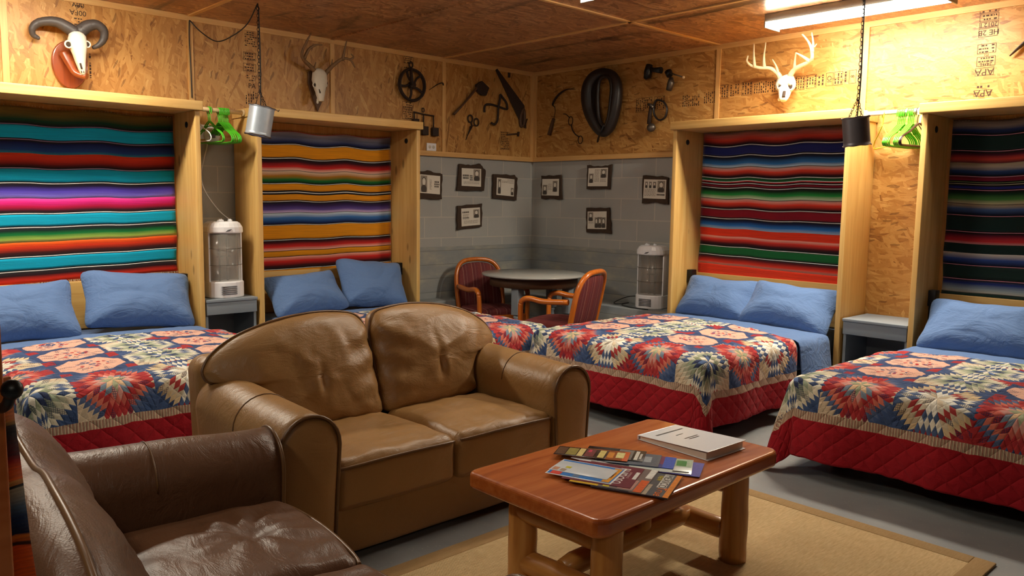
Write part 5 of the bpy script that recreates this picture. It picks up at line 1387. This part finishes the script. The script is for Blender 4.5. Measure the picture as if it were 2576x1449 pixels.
for pts in (((1660, 900), (1645, 950), (1625, 1005)), ((1625, 905), (1640, 950), (1645, 1010))):
    w.part('handle', MB().tube(w.P([c3(*p, .012) for p in pts], 0, 5), .005, 6), M['rust'])
w = WT('tack_hammer', 'small hammer lying level below the saw', 'hammer', 'a', *c3(1500, 1076), GT)
w.nail(*c3(1548, 1066), 0.02)
w.part('handle', MB().tube(w.P([c3(1425, 1082, .014), c3(1550, 1070, .014)]), .008, 8), M['brown_tool'])
w.part('hammer_head', MB().tube(w.P([c3(1560, 1050, .014), c3(1556, 1100, .014)]), [.012, .010], 8), M['rust'])
# right wall
w = WT('hand_sickle', 'iron sickle with a wooden handle left of the horse collar', 'sickle', 'b', *c4(330, 790), GT)
w.nail(*c4(345, 830), 0.02)
q = w.P([c4(575, 568, .02), c4(500, 562, .02), c4(430, 590, .02), (*c4(360, 655), .02), c4(318, 735, .02), c4(342, 770, .02), c4(345, 830, .02), c4(328, 905, .02)], 0, 6)
w.part('blade', MB().tube(q, [.004+.014*sin(pi*min(1, i/len(q)*1.35)) for i in range(len(q))], 8, flat=.35), M['rust'])
w.part('handle', MB().tube(w.P([c4(328, 895, .02), c4(308, 970, .02), c4(276, 1085, .02)]), [.014, .019, .021], 9), M['brown_tool'])
w = WT('bridle_bit', 'rusty bridle bit with two rings hung below the sickle', 'bit', 'b', *c4(560, 1010), GT)
w.nail(*c4(522, 890), 0.012)
for (x, y, r, k) in ((522, 925, .030, 1.5), (632, 1140, .030, 1.3)):
    c_ = w.L(*c4(x, y), .01); w.part('ring', MB().tube([c_+Vector((r*cos(a), 0, r*k*sin(a))) for a in [2*pi*i/18 for i in range(18)]], .004, 6, closed=True), M['rust'])
w.part('mouthpiece', MB().tube(w.P([c4(528, 965, .01), c4(545, 1030, .012), c4(575, 1075, .012), c4(612, 1102, .01)], 0, 6), .006, 7), M['rust'])
w.part('strap', MB().tube(w.P([c4(512, 890, .01), c4(470, 850, .01), c4(440, 845, .01)], 0, 5), .004, 6), M['rust'])
w = WT('horse_collar', 'large black leather horse collar', 'collar', 'b', *c4(890, 690))
w.nail(*c4(905, 380), 0.1)
pth = [(905, 375, 50), (800, 420, 66), (742, 520, 82), (728, 650, 88), (748, 800, 82), (800, 930, 76), (862, 1030, 62), (915, 1052, 52), (968, 985, 62), (1012, 850, 64), (1040, 690, 66), (1046, 540, 62), (1010, 420, 52)]
q = smooth_path([w.L(*c4(x, y), .09) for x, y, r in pth], 6, True); rr_ = smooth_path([(r*.00088, 0, 0) for x, y, r in pth], 6, True)
w.part('collar_roll', MB().tube(q, [v.x for v in rr_], 14, closed=True), M['collar'])
ip = [(905, 420), (850, 470), (832, 600), (832, 760), (848, 900), (885, 968), (925, 968), (958, 860), (978, 700), (990, 540), (965, 440)]
w.part('inner_rim', MB().tube(smooth_path([w.L(*c4(x, y), .13) for x, y in ip], 5, True), .018, 8, closed=True), M['collar'])
w.part('throat_strap', MB().tube(w.P([c4(905, 965, .14), c4(870, 1050, .15), c4(842, 1110, .10), c4(830, 1165, .05)], 0, 5), .012, 7, flat=.5), M['black'])
# grinder and its parts
w = WT('hand_grinder', 'black cast iron hand grinder near the ceiling on the right wall', 'grinder', 'b', *c4(1410, 360), GT)
w.nail(*c4(1410, 350), 0.05)
w.part('body', MB().tube(w.P([c4(1420, 285, .05), c4(1405, 360, .06), c4(1395, 435, .05)]), [.030, .038, .034], 12), M['black'])
w.part('spout', MB().tube(w.P([c4(1430, 330, .06), c4(1480, 345, .07), c4(1555, 348, .07)]), [.016, .022, .030], 10), M['black'])
w.part('clamp', MB().tube(w.P([c4(1385, 420, .02), c4(1375, 440, .03)]), .02, 8), M['rust'])
w = WT('crank_tool', 'hand cranked tool with a bright handle right of the grinder', 'tool', 'b', *c4(1665, 430), GT)
w.nail(*c4(1640, 375), 0.05)
w.part('body', MB().tube(w.P([c4(1635, 362, .05), c4(1650, 410, .06)]), [.034, .028], 12), M['black'])
w.part('crank', MB().tube(w.P([c4(1655, 375, .08), c4(1720, 400, .10), c4(1805, 425, .11)]), .006, 8), M['steel'])
w.part('crank_knob', MB().ball(w.L(*c4(1808, 428), .115), .013, n=8), M['dowel'])
w.part('jar', MB().tube(w.P([c4(1668, 430, .06), c4(1665, 490, .06), c4(1640, 575, .05)]), [.018, .032, .026], 12), M['steel'])
w = WT('oil_lamp', 'small lantern with a rounded base above the bed frame corner', 'lantern', 'b', *c4(1440, 880), GT)
w.nail(*c4(1430, 830), 0.04)
w.part('stem', MB().tube(w.P([c4(1440, 740, .04), c4(1425, 850, .04), c4(1415, 960, .04)]), [.014, .018, .020], 10), M['rust'])
w.part('base', MB().ball(w.L(*c4(1440, 1000), .05), .044, .036, .040, 9), M['steel'])
w.part('burner', MB().tube(w.P([c4(1405, 735, .05), c4(1440, 745, .05), c4(1462, 775, .05)]), [.012, .016, .010], 8), M['steel'])
w = WT('leather_strap_coil', 'looped dark leather strap beside the small lantern', 'strap', 'b', *c4(1545, 800), GT)
w.nail(*c4(1500, 690), 0.03)
q = smooth_path([w.L(*c4(x, y), .03) for x, y in ((1500, 690), (1468, 760), (1480, 860), (1535, 915), (1600, 880), (1620, 790), (1590, 715), (1540, 690))], 5, True)
w.part('strap', MB().tube(q, .014, 8, closed=True, flat=.6), M['collar'])
w = WT('leather_scabbard', 'dark tapered leather sheath high on the wall at the right edge', 'sheath', 'b', 2562, 118, GT)
q = w.P([(2540, 141, .03), (2552, 130, .03), (2566, 118, .03), (2590, 98, .03), (2620, 80, .03)], 0, 5); w.part('sheath', MB().tube(q, taper(.010, .040, len(q)), 10, flat=.35), M['collar'])

# ------------------------------------------------------------------ framed old prints
GPIC = 'old prints in rough bark frames'
d3 = lambda x, y: (1020+x*.3244, 370+y*.3244)
d4 = lambda x, y: (1320+x*.3244, 370+y*.3244)
def picture(label, wall, f, frame, paper, feats):
    cx = sum(p[0] for p in frame)/len(frame); cy = sum(p[1] for p in frame)/len(frame)
    w = WT('framed_print', label, 'picture', wall, *f(cx, cy), GPIC)
    pts = []
    rnd = random.Random(int(cx*3+cy))
    for i, p in enumerate(frame):
        q = frame[(i+1) % len(frame)]
        for k in range(5):
            g = k/5; pts.append(f(p[0]+(q[0]-p[0])*g+(rnd.uniform(-4, 4) if k else 0), p[1]+(q[1]-p[1])*g+(rnd.uniform(-5, 5) if k else 0)))
    bevel(w.part('bark_frame', w.poly(pts, .001, .022), M['bark']), .003, 1)
    pp = w.poly([f(*p) for p in paper], .0222, .0235); po = w.part('paper', pp, M['paper'])
    A, B, D = w.L(*f(*paper[0])), w.L(*f(*paper[1])), w.L(*f(*paper[3]))
    mb = MB(); cur = [mb]
    def pt(u, v): 
        q = A+(B-A)*u+(D-A)*v; return Vector((q.x, -.0239, q.z))
    def quad(u0, v0, u1, v1, mi, mb_=None): (mb_ if mb_ is not None else cur[0]).add([pt(u0, v0), pt(u1, v0), pt(u1, v1), pt(u0, v1)], [(0, 3, 2, 1)], mi)
    for ft in feats:
        k, u0, v0, u1, v1 = ft
        if k == 't':       # lines of print
            n = max(2, int((v1-v0)/.06))
            for i in range(n):
                v = v0+(v1-v0)*i/n; u = u0
                while u < u1-.02:
                    l = rnd.uniform(.03, .10); quad(u, v, min(u1, u+l), v+(v1-v0)/n*.45, 1); u += l+.02
        elif k == 'b':     # heavy headline
            n = max(1, int(round((v1-v0)/.12)))
            for i in range(n):
                v = v0+(v1-v0)*i/n; u = u0+rnd.uniform(0, .02)
                while u < u1-.02:
                    l = rnd.uniform(.025, .05); quad(u, v, min(u1, u+l), v+(v1-v0)/n*.72, 0); u += l+.012
        elif k == 'p':     # a portrait: pale ground, dark coat, head
            pm = MB(); quad(u0, v0, u1, v1, 1, pm)
            um, hu, hv = (u0+u1)/2, (u1-u0), (v1-v0)
            for (cu, cv, ru, rv, mi) in ((um, v0+hv*.80, hu*.42, hv*.26, 0), (um, v0+hv*.36, hu*.22, hv*.22, 2), (um, v0+hv*.20, hu*.25, hv*.12, 0)):
                b = [pt(cu+ru*cos(2*pi*i/14), min(v1, cv+rv*sin(2*pi*i/14))) for i in range(14)]
                b = [q+Vector((0, -.0003*(mi+1)-.0003*(cv < v0+hv*.3), 0)) for q in b]; pm.add(b, [tuple(reversed(range(14)))], mi)
            w.part('portrait', pm, [M['print'], M['print_mid'], M['paper']], po)
    if mb.v: w.part('print', mb, [M['print'], M['print_mid'], M['paper']], po)
picture('framed print half hidden by the bed frame, left of four on the left wall', 'a', d3, [(56, 196), (165, 180), (278, 212), (274, 405), (60, 396)], [(72, 208), (258, 225), (256, 367), (72, 352)], [('p', .18, .05, .45, .95), ('t', .55, .25, .64, .8), ('b', .74, .3, .96, .68)])
picture('framed print highest on the left wall, with a large portrait', 'a', d3, [(408, 130), (500, 142), (572, 130), (614, 186), (600, 340), (388, 335)], [(425, 163), (576, 170), (574, 308), (424, 300)], [('p', .6, .04, .94, .7), ('b', .05, .36, .36, .64), ('b', .4, .38, .56, .72), ('t', .1, .74, .9, .92)])
picture('framed print nearest the corner on the left wall', 'a', d3, [(672, 210), (840, 216), (861, 242), (852, 415), (668, 396)], [(698, 236), (834, 250), (828, 383), (694, 370)], [('p', .06, .06, .24, .92), ('t', .28, .15, .95, .3), ('t', .6, .05, .95, .14), ('p', .8, .52, .97, .95)])
picture('framed print lowest on the left wall', 'a', d3, [(394, 455), (586, 437), (583, 616), (392, 643)], [(421, 477), (566, 467), (568, 602), (424, 615)], [('p', .64, .1, .95, .58), ('b', .05, .18, .4, .3), ('t', .08, .34, .4, .66), ('b', .06, .52, .4, .58), ('t', .12, .7, .9, .9)])
picture('framed print nearest the corner on the right wall, with two figures', 'b', d4, [(137, 222), (290, 215), (298, 406), (137, 400)], [(148, 248), (278, 247), (276, 378), (144, 374)], [('p', .04, .36, .32, .96), ('p', .64, .12, .92, .78), ('t', .36, .3, .6, .7)])
picture('framed print highest on the right wall', 'b', d4, [(492, 142), (600, 150), (685, 132), (668, 328), (488, 325)], [(508, 165), (657, 160), (652, 304), (500, 304)], [('p', .05, .3, .28, .82), ('t', .34, .08, .58, .78), ('p', .64, .06, .96, .55), ('t', .64, .6, .94, .8)])
picture('framed print lowest on the right wall, with a group scene', 'b', d4, [(487, 470), (665, 468), (680, 673), (487, 661)], [(500, 500), (647, 498), (643, 636), (498, 634)], [('p', .04, .05, .3, .55), ('p', .38, .34, .58, .94), ('p', .55, .32, .76, .94), ('p', .74, .34, .96, .94), ('t', .06, .6, .32, .72)])
picture('framed print partly behind the bed frame on the right wall, with a round portrait', 'b', d4, [(926, 220), (1060, 226), (1122, 236), (1122, 446), (1040, 430), (917, 437)], [(938, 250), (1110, 254), (1103, 403), (930, 397)], [('p', .06, .12, .18, .45), ('p', .24, .12, .36, .45), ('p', .42, .12, .56, .45), ('p', .62, .06, .96, .66), ('t', .05, .5, .56, .9), ('b', .6, .74, .96, .86)])

# ------------------------------------------------------------------ hanging rails and clothes hangers
za = 2.098
rd = MB().tube([(-3.76, -.23, za), (-3.345, -.23, za-.004)], .0165, 14)
r1 = thing('hanging_rail', 'pale wooden hanging rail between the two left beds', 'rail', (0, 0, 0)); obj('rod', rd, M['dowel'], r1)
for x in (-3.749, -3.352): obj('rod_socket', MB().tube([(x-.011, -.23, za-.002), (x+.011, -.23, za-.002)], .027, 14), M['dowel'], r1)
zb_ = 2.108
r2 = thing('hanging_rail', 'pale hanging rail between the two right beds', 'rail', (0, 0, 0)); obj('rod', MB().tube([(-.23, -3.665, zb_), (-.23, -4.13, zb_)], .0165, 14), M['white_pl'], r2)
for y in (-3.672, -4.124): obj('rod_socket', MB().tube([(-.23, y-.010, zb_), (-.23, y+.010, zb_)], .027, 14), M['white_pl'], r2)
def hanger_mesh(r=.0048, notch=True, w=.212):
    hk = [(.004, 0, -.045), (.019, 0, -.028), (.0225, 0, -.004), (.016, 0, .016), (.0, 0, .0225), (-.016, 0, .016), (-.022, 0, .0), (-.018, 0, -.02), (-.004, 0, -.045), (0, 0, -.085)]
    h = MB().tube(smooth_path(hk[1:], 5), r*.85, 7)
    b = MB()
    loop = [(0, 0, -.085), (.05, 0, -.108), (.10, 0, -.140), (w-.03, 0, -.178), (w-.004, 0, -.205), (w, 0, -.222), (w-.014, 0, -.236), (w-.05, 0, -.239), (0, 0, -.240)]
    full = loop+[(-p[0], 0, p[2]) for p in reversed(loop[1:-1])]
    b.tube(smooth_path(full, 5, True), r, 7, closed=True, flat=1.0)
    if notch:
        for s in (-1, 1): b.tube([(s*.088, 0, -.131), (s*.094, 0, -.145), (s*.106, 0, -.152)], r*.8, 6)
        b.tube([(-.088, 0, -.134), (-.04, 0, -.118), (.04, 0, -.118), (.088, 0, -.134)], r*.8, 6)
    return h, b
def hanger(label, loc, rz, mat, group=None, r=.0048, proto=None, hookmat=None, notch=True, tilt=0):
    if proto is not None:
        t = copy_tree(proto); t.location = loc; t.rotation_euler = (0, tilt, rz); t['label'] = label
        return t
    t = thing('clothes_hanger', label, 'hanger', loc, rz, group); t.rotation_euler = (0, tilt, rz)
    h, b = hanger_mesh(r, notch); obj('hook', h, hookmat or mat, t); obj('hanger_body', b, mat, t); return t
rnd = random.Random(4)
hp = None; GA = 'green hangers on the left rail'; lz = za-.004
for k, x in enumerate((-3.625, -3.612)):
    o = hanger('green plastic hanger in the loose pair on the left rail', (x, -.23, lz), -pi/2+rnd.uniform(-.05, .05)+.1, M['green_pl'], GA+', the loose pair', proto=hp, tilt=0)
    hp = hp or o
h2 = None
for k in range(8):
    x = -3.548+.0105*k
    o = hanger('green plastic hanger in the tight bunch on the left rail', (x, -.23, lz-.001), -pi/2+rnd.uniform(-.03, .03)+.04, M['green_pl'], 'green hangers on the left rail, the tight bunch', proto=h2)
    h2 = h2 or o
hanger('white hanger half hidden behind the leftmost bed frame', (-3.722, -.23, lz), -pi/2+.12, M['white_pl'], None, .0042, notch=False)
hb_ = None; lz = zb_-.005
for k in range(9):
    y = -3.905-.0115*k-(.012 if k > 4 else 0)
    o = hanger('green plastic hanger in the bunch on the right rail', (-.23, y, lz), pi+rnd.uniform(-.03, .03)-.05, M['green_pl'], 'green hangers on the right rail', proto=hb_)
    hb_ = hb_ or o
hanger('thin brown hanger beside the green bunch on the right rail', (-.23, -4.035, lz), pi-.08, M['dark_pl'], None, .0034, notch=False)
hanger('yellow green hanger alone behind the dark can on the right rail', (-.23, -3.80, lz), .64, M['yellow_pl'], None, .0040, notch=False)
t = hanger('thick dark brown hanger with a white hook beside the shaded bed', (-.235, -4.055, lz), pi-.22, M['dark_pl'], None, .0078, hookmat=M['white_pl'], notch=False)

# ------------------------------------------------------------------ tin can lamps on chains
def chain(mb, pts, L=.030, r=.0022):
    """links along a polyline"""
    P = [Vector(p) for p in pts]; acc = 0; k = 0
    segs = [(P[i], P[i+1], (P[i+1]-P[i]).length) for i in range(len(P)-1)]; tot = sum(s[2] for s in segs)
    n = int(tot/(L*.78)); 
    def at(d):
        for a, b, l in segs:
            if d <= l: return a.lerp(b, d/l), (b-a).normalized()
            d -= l
        return P[-1], (P[-1]-P[-2]).normalized()
    for i in range(n):
        c, t = at((i+.5)*tot/n); u = t.orthogonal().normalized(); v = t.cross(u)
        w = (u*cos(.8)+v*sin(.8)) if i % 2 else (u*cos(.8+pi/2)+v*sin(.8+pi/2))
        mb.tube([c+t*(L*.5*sin(a))+w*(L*.28*cos(a)) for a in [2*pi*j/10 for j in range(10)]], r, 5, closed=True)
def can_lamp(label, pos, R, H, tilt, hook, mat, cords, rot=0):
    t = thing('hanging_can_lamp', label, 'hanging lamp', pos)
    prof = [(R*1.03, H/2), (R*1.03, H/2-.006), (R*.985, H/2-.008)]
    n = 17
    for i in range(n):
        z = H/2-.012-(H-.024)*i/n; st = (H-.024)/n
        prof += [(R*.97, z), (R*1.0, z-st*.5)]
    prof += [(R*.985, -H/2+.008), (R*1.03, -H/2+.006), (R*1.03, -H/2), (R*.96, -H/2+.001), (R*.955, H/2-.012), (R*.965, H/2)]
    Tm = Matrix.Rotation(tilt[0], 4, 'X') @ Matrix.Rotation(tilt[1], 4, 'Y')
    c = obj('can', MB().lathe(list(reversed(prof)), 40, M=Tm), M[mat], t)
    for z in (-H/2, H/2):
      rm = MB(); rm.tube([Tm @ Vector((R*1.025*cos(a), R*1.025*sin(a), z+.002*sin(a*7))) for a in [2*pi*i/36 for i in range(36)]], .0035, 6, closed=True)
      obj('rim', rm, M['tin_rust'], c)
    obj('lid', MB().lathe([(.0001, H/2-.006), (R*.97, H/2-.006), (R*.97, H/2-.002), (.0001, H/2-.002)], 30, M=Tm), M['tin_rust'], c)
    wr = MB().tube([Tm @ Vector((R*.8, 0, H/2)), Tm @ Vector((R*1.2, -.01, H/2+.004)), Tm @ Vector((R*1.42, .0, H/2-.002)), Tm @ Vector((R*1.5, .004, H/2+.012))], .003, 6); obj('wire_twist', wr, M['tin_rust'], c)
    hk = Vector(hook)-Vector(pos); ch = MB()
    ap = Vector((0, 0, H/2+.12)); chain(ch, [hk, ap])
    for a in (0.3, 2.4, 4.5): chain(ch, [ap, Tm @ Vector((R*.55*cos(a), R*.55*sin(a), H/2-.002))], .022, .0018)
    obj('chain', ch, M['rust'], t)
    obj('socket', MB().lathe([(.02, H/2-.07), (.022, H/2-.02), (.015, H/2-.004)], 16, M=Tm), M['sole'], t)
    cd = MB()
    for c_ in cords: cd.tube(smooth_path([Vector(p)-Vector(pos) for p in c_], 8), .0042, 6)
    obj('cord', cd, M['blackcord'], t)
    obj('ceiling_hook', MB().tube(smooth_path([hk+Vector((0, 0, 0)), hk+Vector((0, 0, -.02)), hk+Vector((.012, 0, -.035)), hk+Vector((0, 0, -.046)), hk+Vector((-.012, 0, -.035))], 4), .003, 6), M['black'], t)
    return t
cl = ony(654, 305, -.74); hkL = (cl.x, cl.y, CEIL)
hp1 = ony(478, 52, -.03)
s1_, s2_ = ony(505, 80, -.08), ony(545, 104, -.22)
s3_, s4_ = ony(585, 90, -.45), ony(622, 60, -.62)
wd = [tuple(ony(x, y, -.02)) for x, y in ((476, 56), (476, 100), (479, 150), (481, 200), (483, 246))]
cordL = [hkL, tuple(s4_), tuple(s3_), tuple(s2_), tuple(s1_), tuple(hp1)]
can_lamp('bright corrugated tin can lamp on a chain beside the green hangers, with a looping cord', tuple(cl), .089, .205, (radians(4), radians(9)), hkL, 'tin', [cordL, [tuple(hp1)]+wd, [(hkL[0]+.006, hkL[1], CEIL-.02), (hkL[0]+.012, hkL[1], (CEIL+cl.z)/2), (hkL[0]+.008, hkL[1], cl.z+.09)]])
M['tin_dark'] = plain('dull_galvanised_tin', (112, 110, 116), .42, .55, .12, 20)
cr = onx(2154, 331, -1.12); hkR = (cr.x, cr.y, CEIL)
can_lamp('dull gray corrugated can lamp on a chain before the white rail', tuple(cr), .080, .172, (radians(-4), radians(-6)), hkR, 'tin_dark', [[(hkR[0]-.006, hkR[1]-.008, CEIL-.01), (hkR[0]-.010, hkR[1]-.010, CEIL-.3), (hkR[0]-.006, hkR[1]-.012, CEIL-.6), (hkR[0], hkR[1], cr.z+.08)]])

# ------------------------------------------------------------------ post with hook and blanket at the left edge
yy_ = -5.36
pa = ony(42, 1449, yy_); px_ = pa.x
ps = thing('wooden_post', 'brown wooden post with a black iron hook at the left edge', 'post', (px_-.06, yy_+.03, 0))
obj('upright', MB().rbox(-.06, .06, -.022, .022, 0, 1.62, .004, 2), M['cedar'], ps)
hk = [ony(2, 1027, yy_-.03), ony(14, 1022, yy_-.04), ony(22, 1008, yy_-.05), ony(26, 990, yy_-.055), ony(30, 980, yy_-.058)]
hm = MB().tube(smooth_path([v-Vector((px_-.06, yy_+.03, 0)) for v in hk], 5), .0052, 8); hm.ball(hk[-1]-Vector((px_-.06, yy_+.03, 0)), .0095, n=8)
obj('iron_hook', hm, M['black'], ps)
rowsP = [(945, (170, 90, 30)), (1052, (196, 100, 30)), (1066, (150, 110, 40)), (1072, (40, 16, 16)), (1090, (24, 10, 16)), (1146, (90, 14, 22)), (1158, (170, 36, 22)), (1170, (222, 84, 20)), (1206, (226, 100, 24)), (1212, (206, 140, 70)), (1224, (200, 120, 50)), (1226, (20, 12, 10)), (1231, (20, 12, 10)), (1233, (150, 134, 110)), (1256, (120, 116, 110)), (1270, (70, 90, 110)), (1300, (26, 46, 84)), (1345, (14, 24, 56)), (1350, (206, 110, 30)), (1362, (190, 90, 26)), (1366, (60, 26, 14)), (1371, (60, 26, 14)), (1374, (214, 80, 20)), (1449, (216, 88, 22)), (1560, (30, 40, 90)), (1640, (200, 60, 20))]
mb = MB(); mb.col = {}; nx = 14
yc = yy_+.055
base_ = Vector((px_, yc, 0))
for (py, c) in rowsP:
    xr = 26+(py-975)*(95-26)/(1449-975) if py > 975 else 22
    pr = ony(xr, py, yc); 
    for i in range(nx+1):
        a = i/nx; x = px_-.16+(pr.x-px_+.16)*a
        mb.col[len(mb.v)] = lin(c); mb.v.append(Vector((x-px_, .010*sin(a*9+py*.004)+.006*nz(a*4, py*.01), pr.z+.004*nz(a*5, py*.02))))
for j in range(len(rowsP)-1):
    for i in range(nx):
        a = j*(nx+1)+i; mb.f.append((a, a+nx+1, a+nx+2, a+1)); mb.mi.append(0); mb.sm.append(True)
sb = thing('serape_blanket', 'orange and navy striped blanket hanging behind the post at the left edge', 'blanket', tuple(base_))
thick(obj('woven_cloth', mb, M['serape'], sb), .005, 0)
# ------------------------------------------------------------------ world and output look
w_ = bpy.data.worlds.new('world'); bpy.context.scene.world = w_; w_.use_nodes = True
w_.node_tree.nodes['Background'].inputs[0].default_value = (.5, .6, .8, 1); w_.node_tree.nodes['Background'].inputs[1].default_value = 0.0
sc_ = bpy.context.scene
sc_.view_settings.view_transform = 'Standard'; sc_.view_settings.look = 'None'; sc_.view_settings.gamma = 1.0
sc_.view_settings.use_curve_mapping = False; sc_.view_settings.exposure = EXPO
sc_.cycles.use_light_tree = False; sc_.cycles.max_bounces = 5; sc_.cycles.diffuse_bounces = 3; sc_.cycles.glossy_bounces = 2; sc_.cycles.transmission_bounces = 4; sc_.cycles.transparent_max_bounces = 6
sc_.cycles.use_adaptive_sampling = True; sc_.cycles.adaptive_threshold = 0.06; sc_.cycles.adaptive_min_samples = 16
sc_.cycles.caustics_reflective = False; sc_.cycles.caustics_refractive = False
try: sc_.cycles.use_denoising = True
except Exception: pass
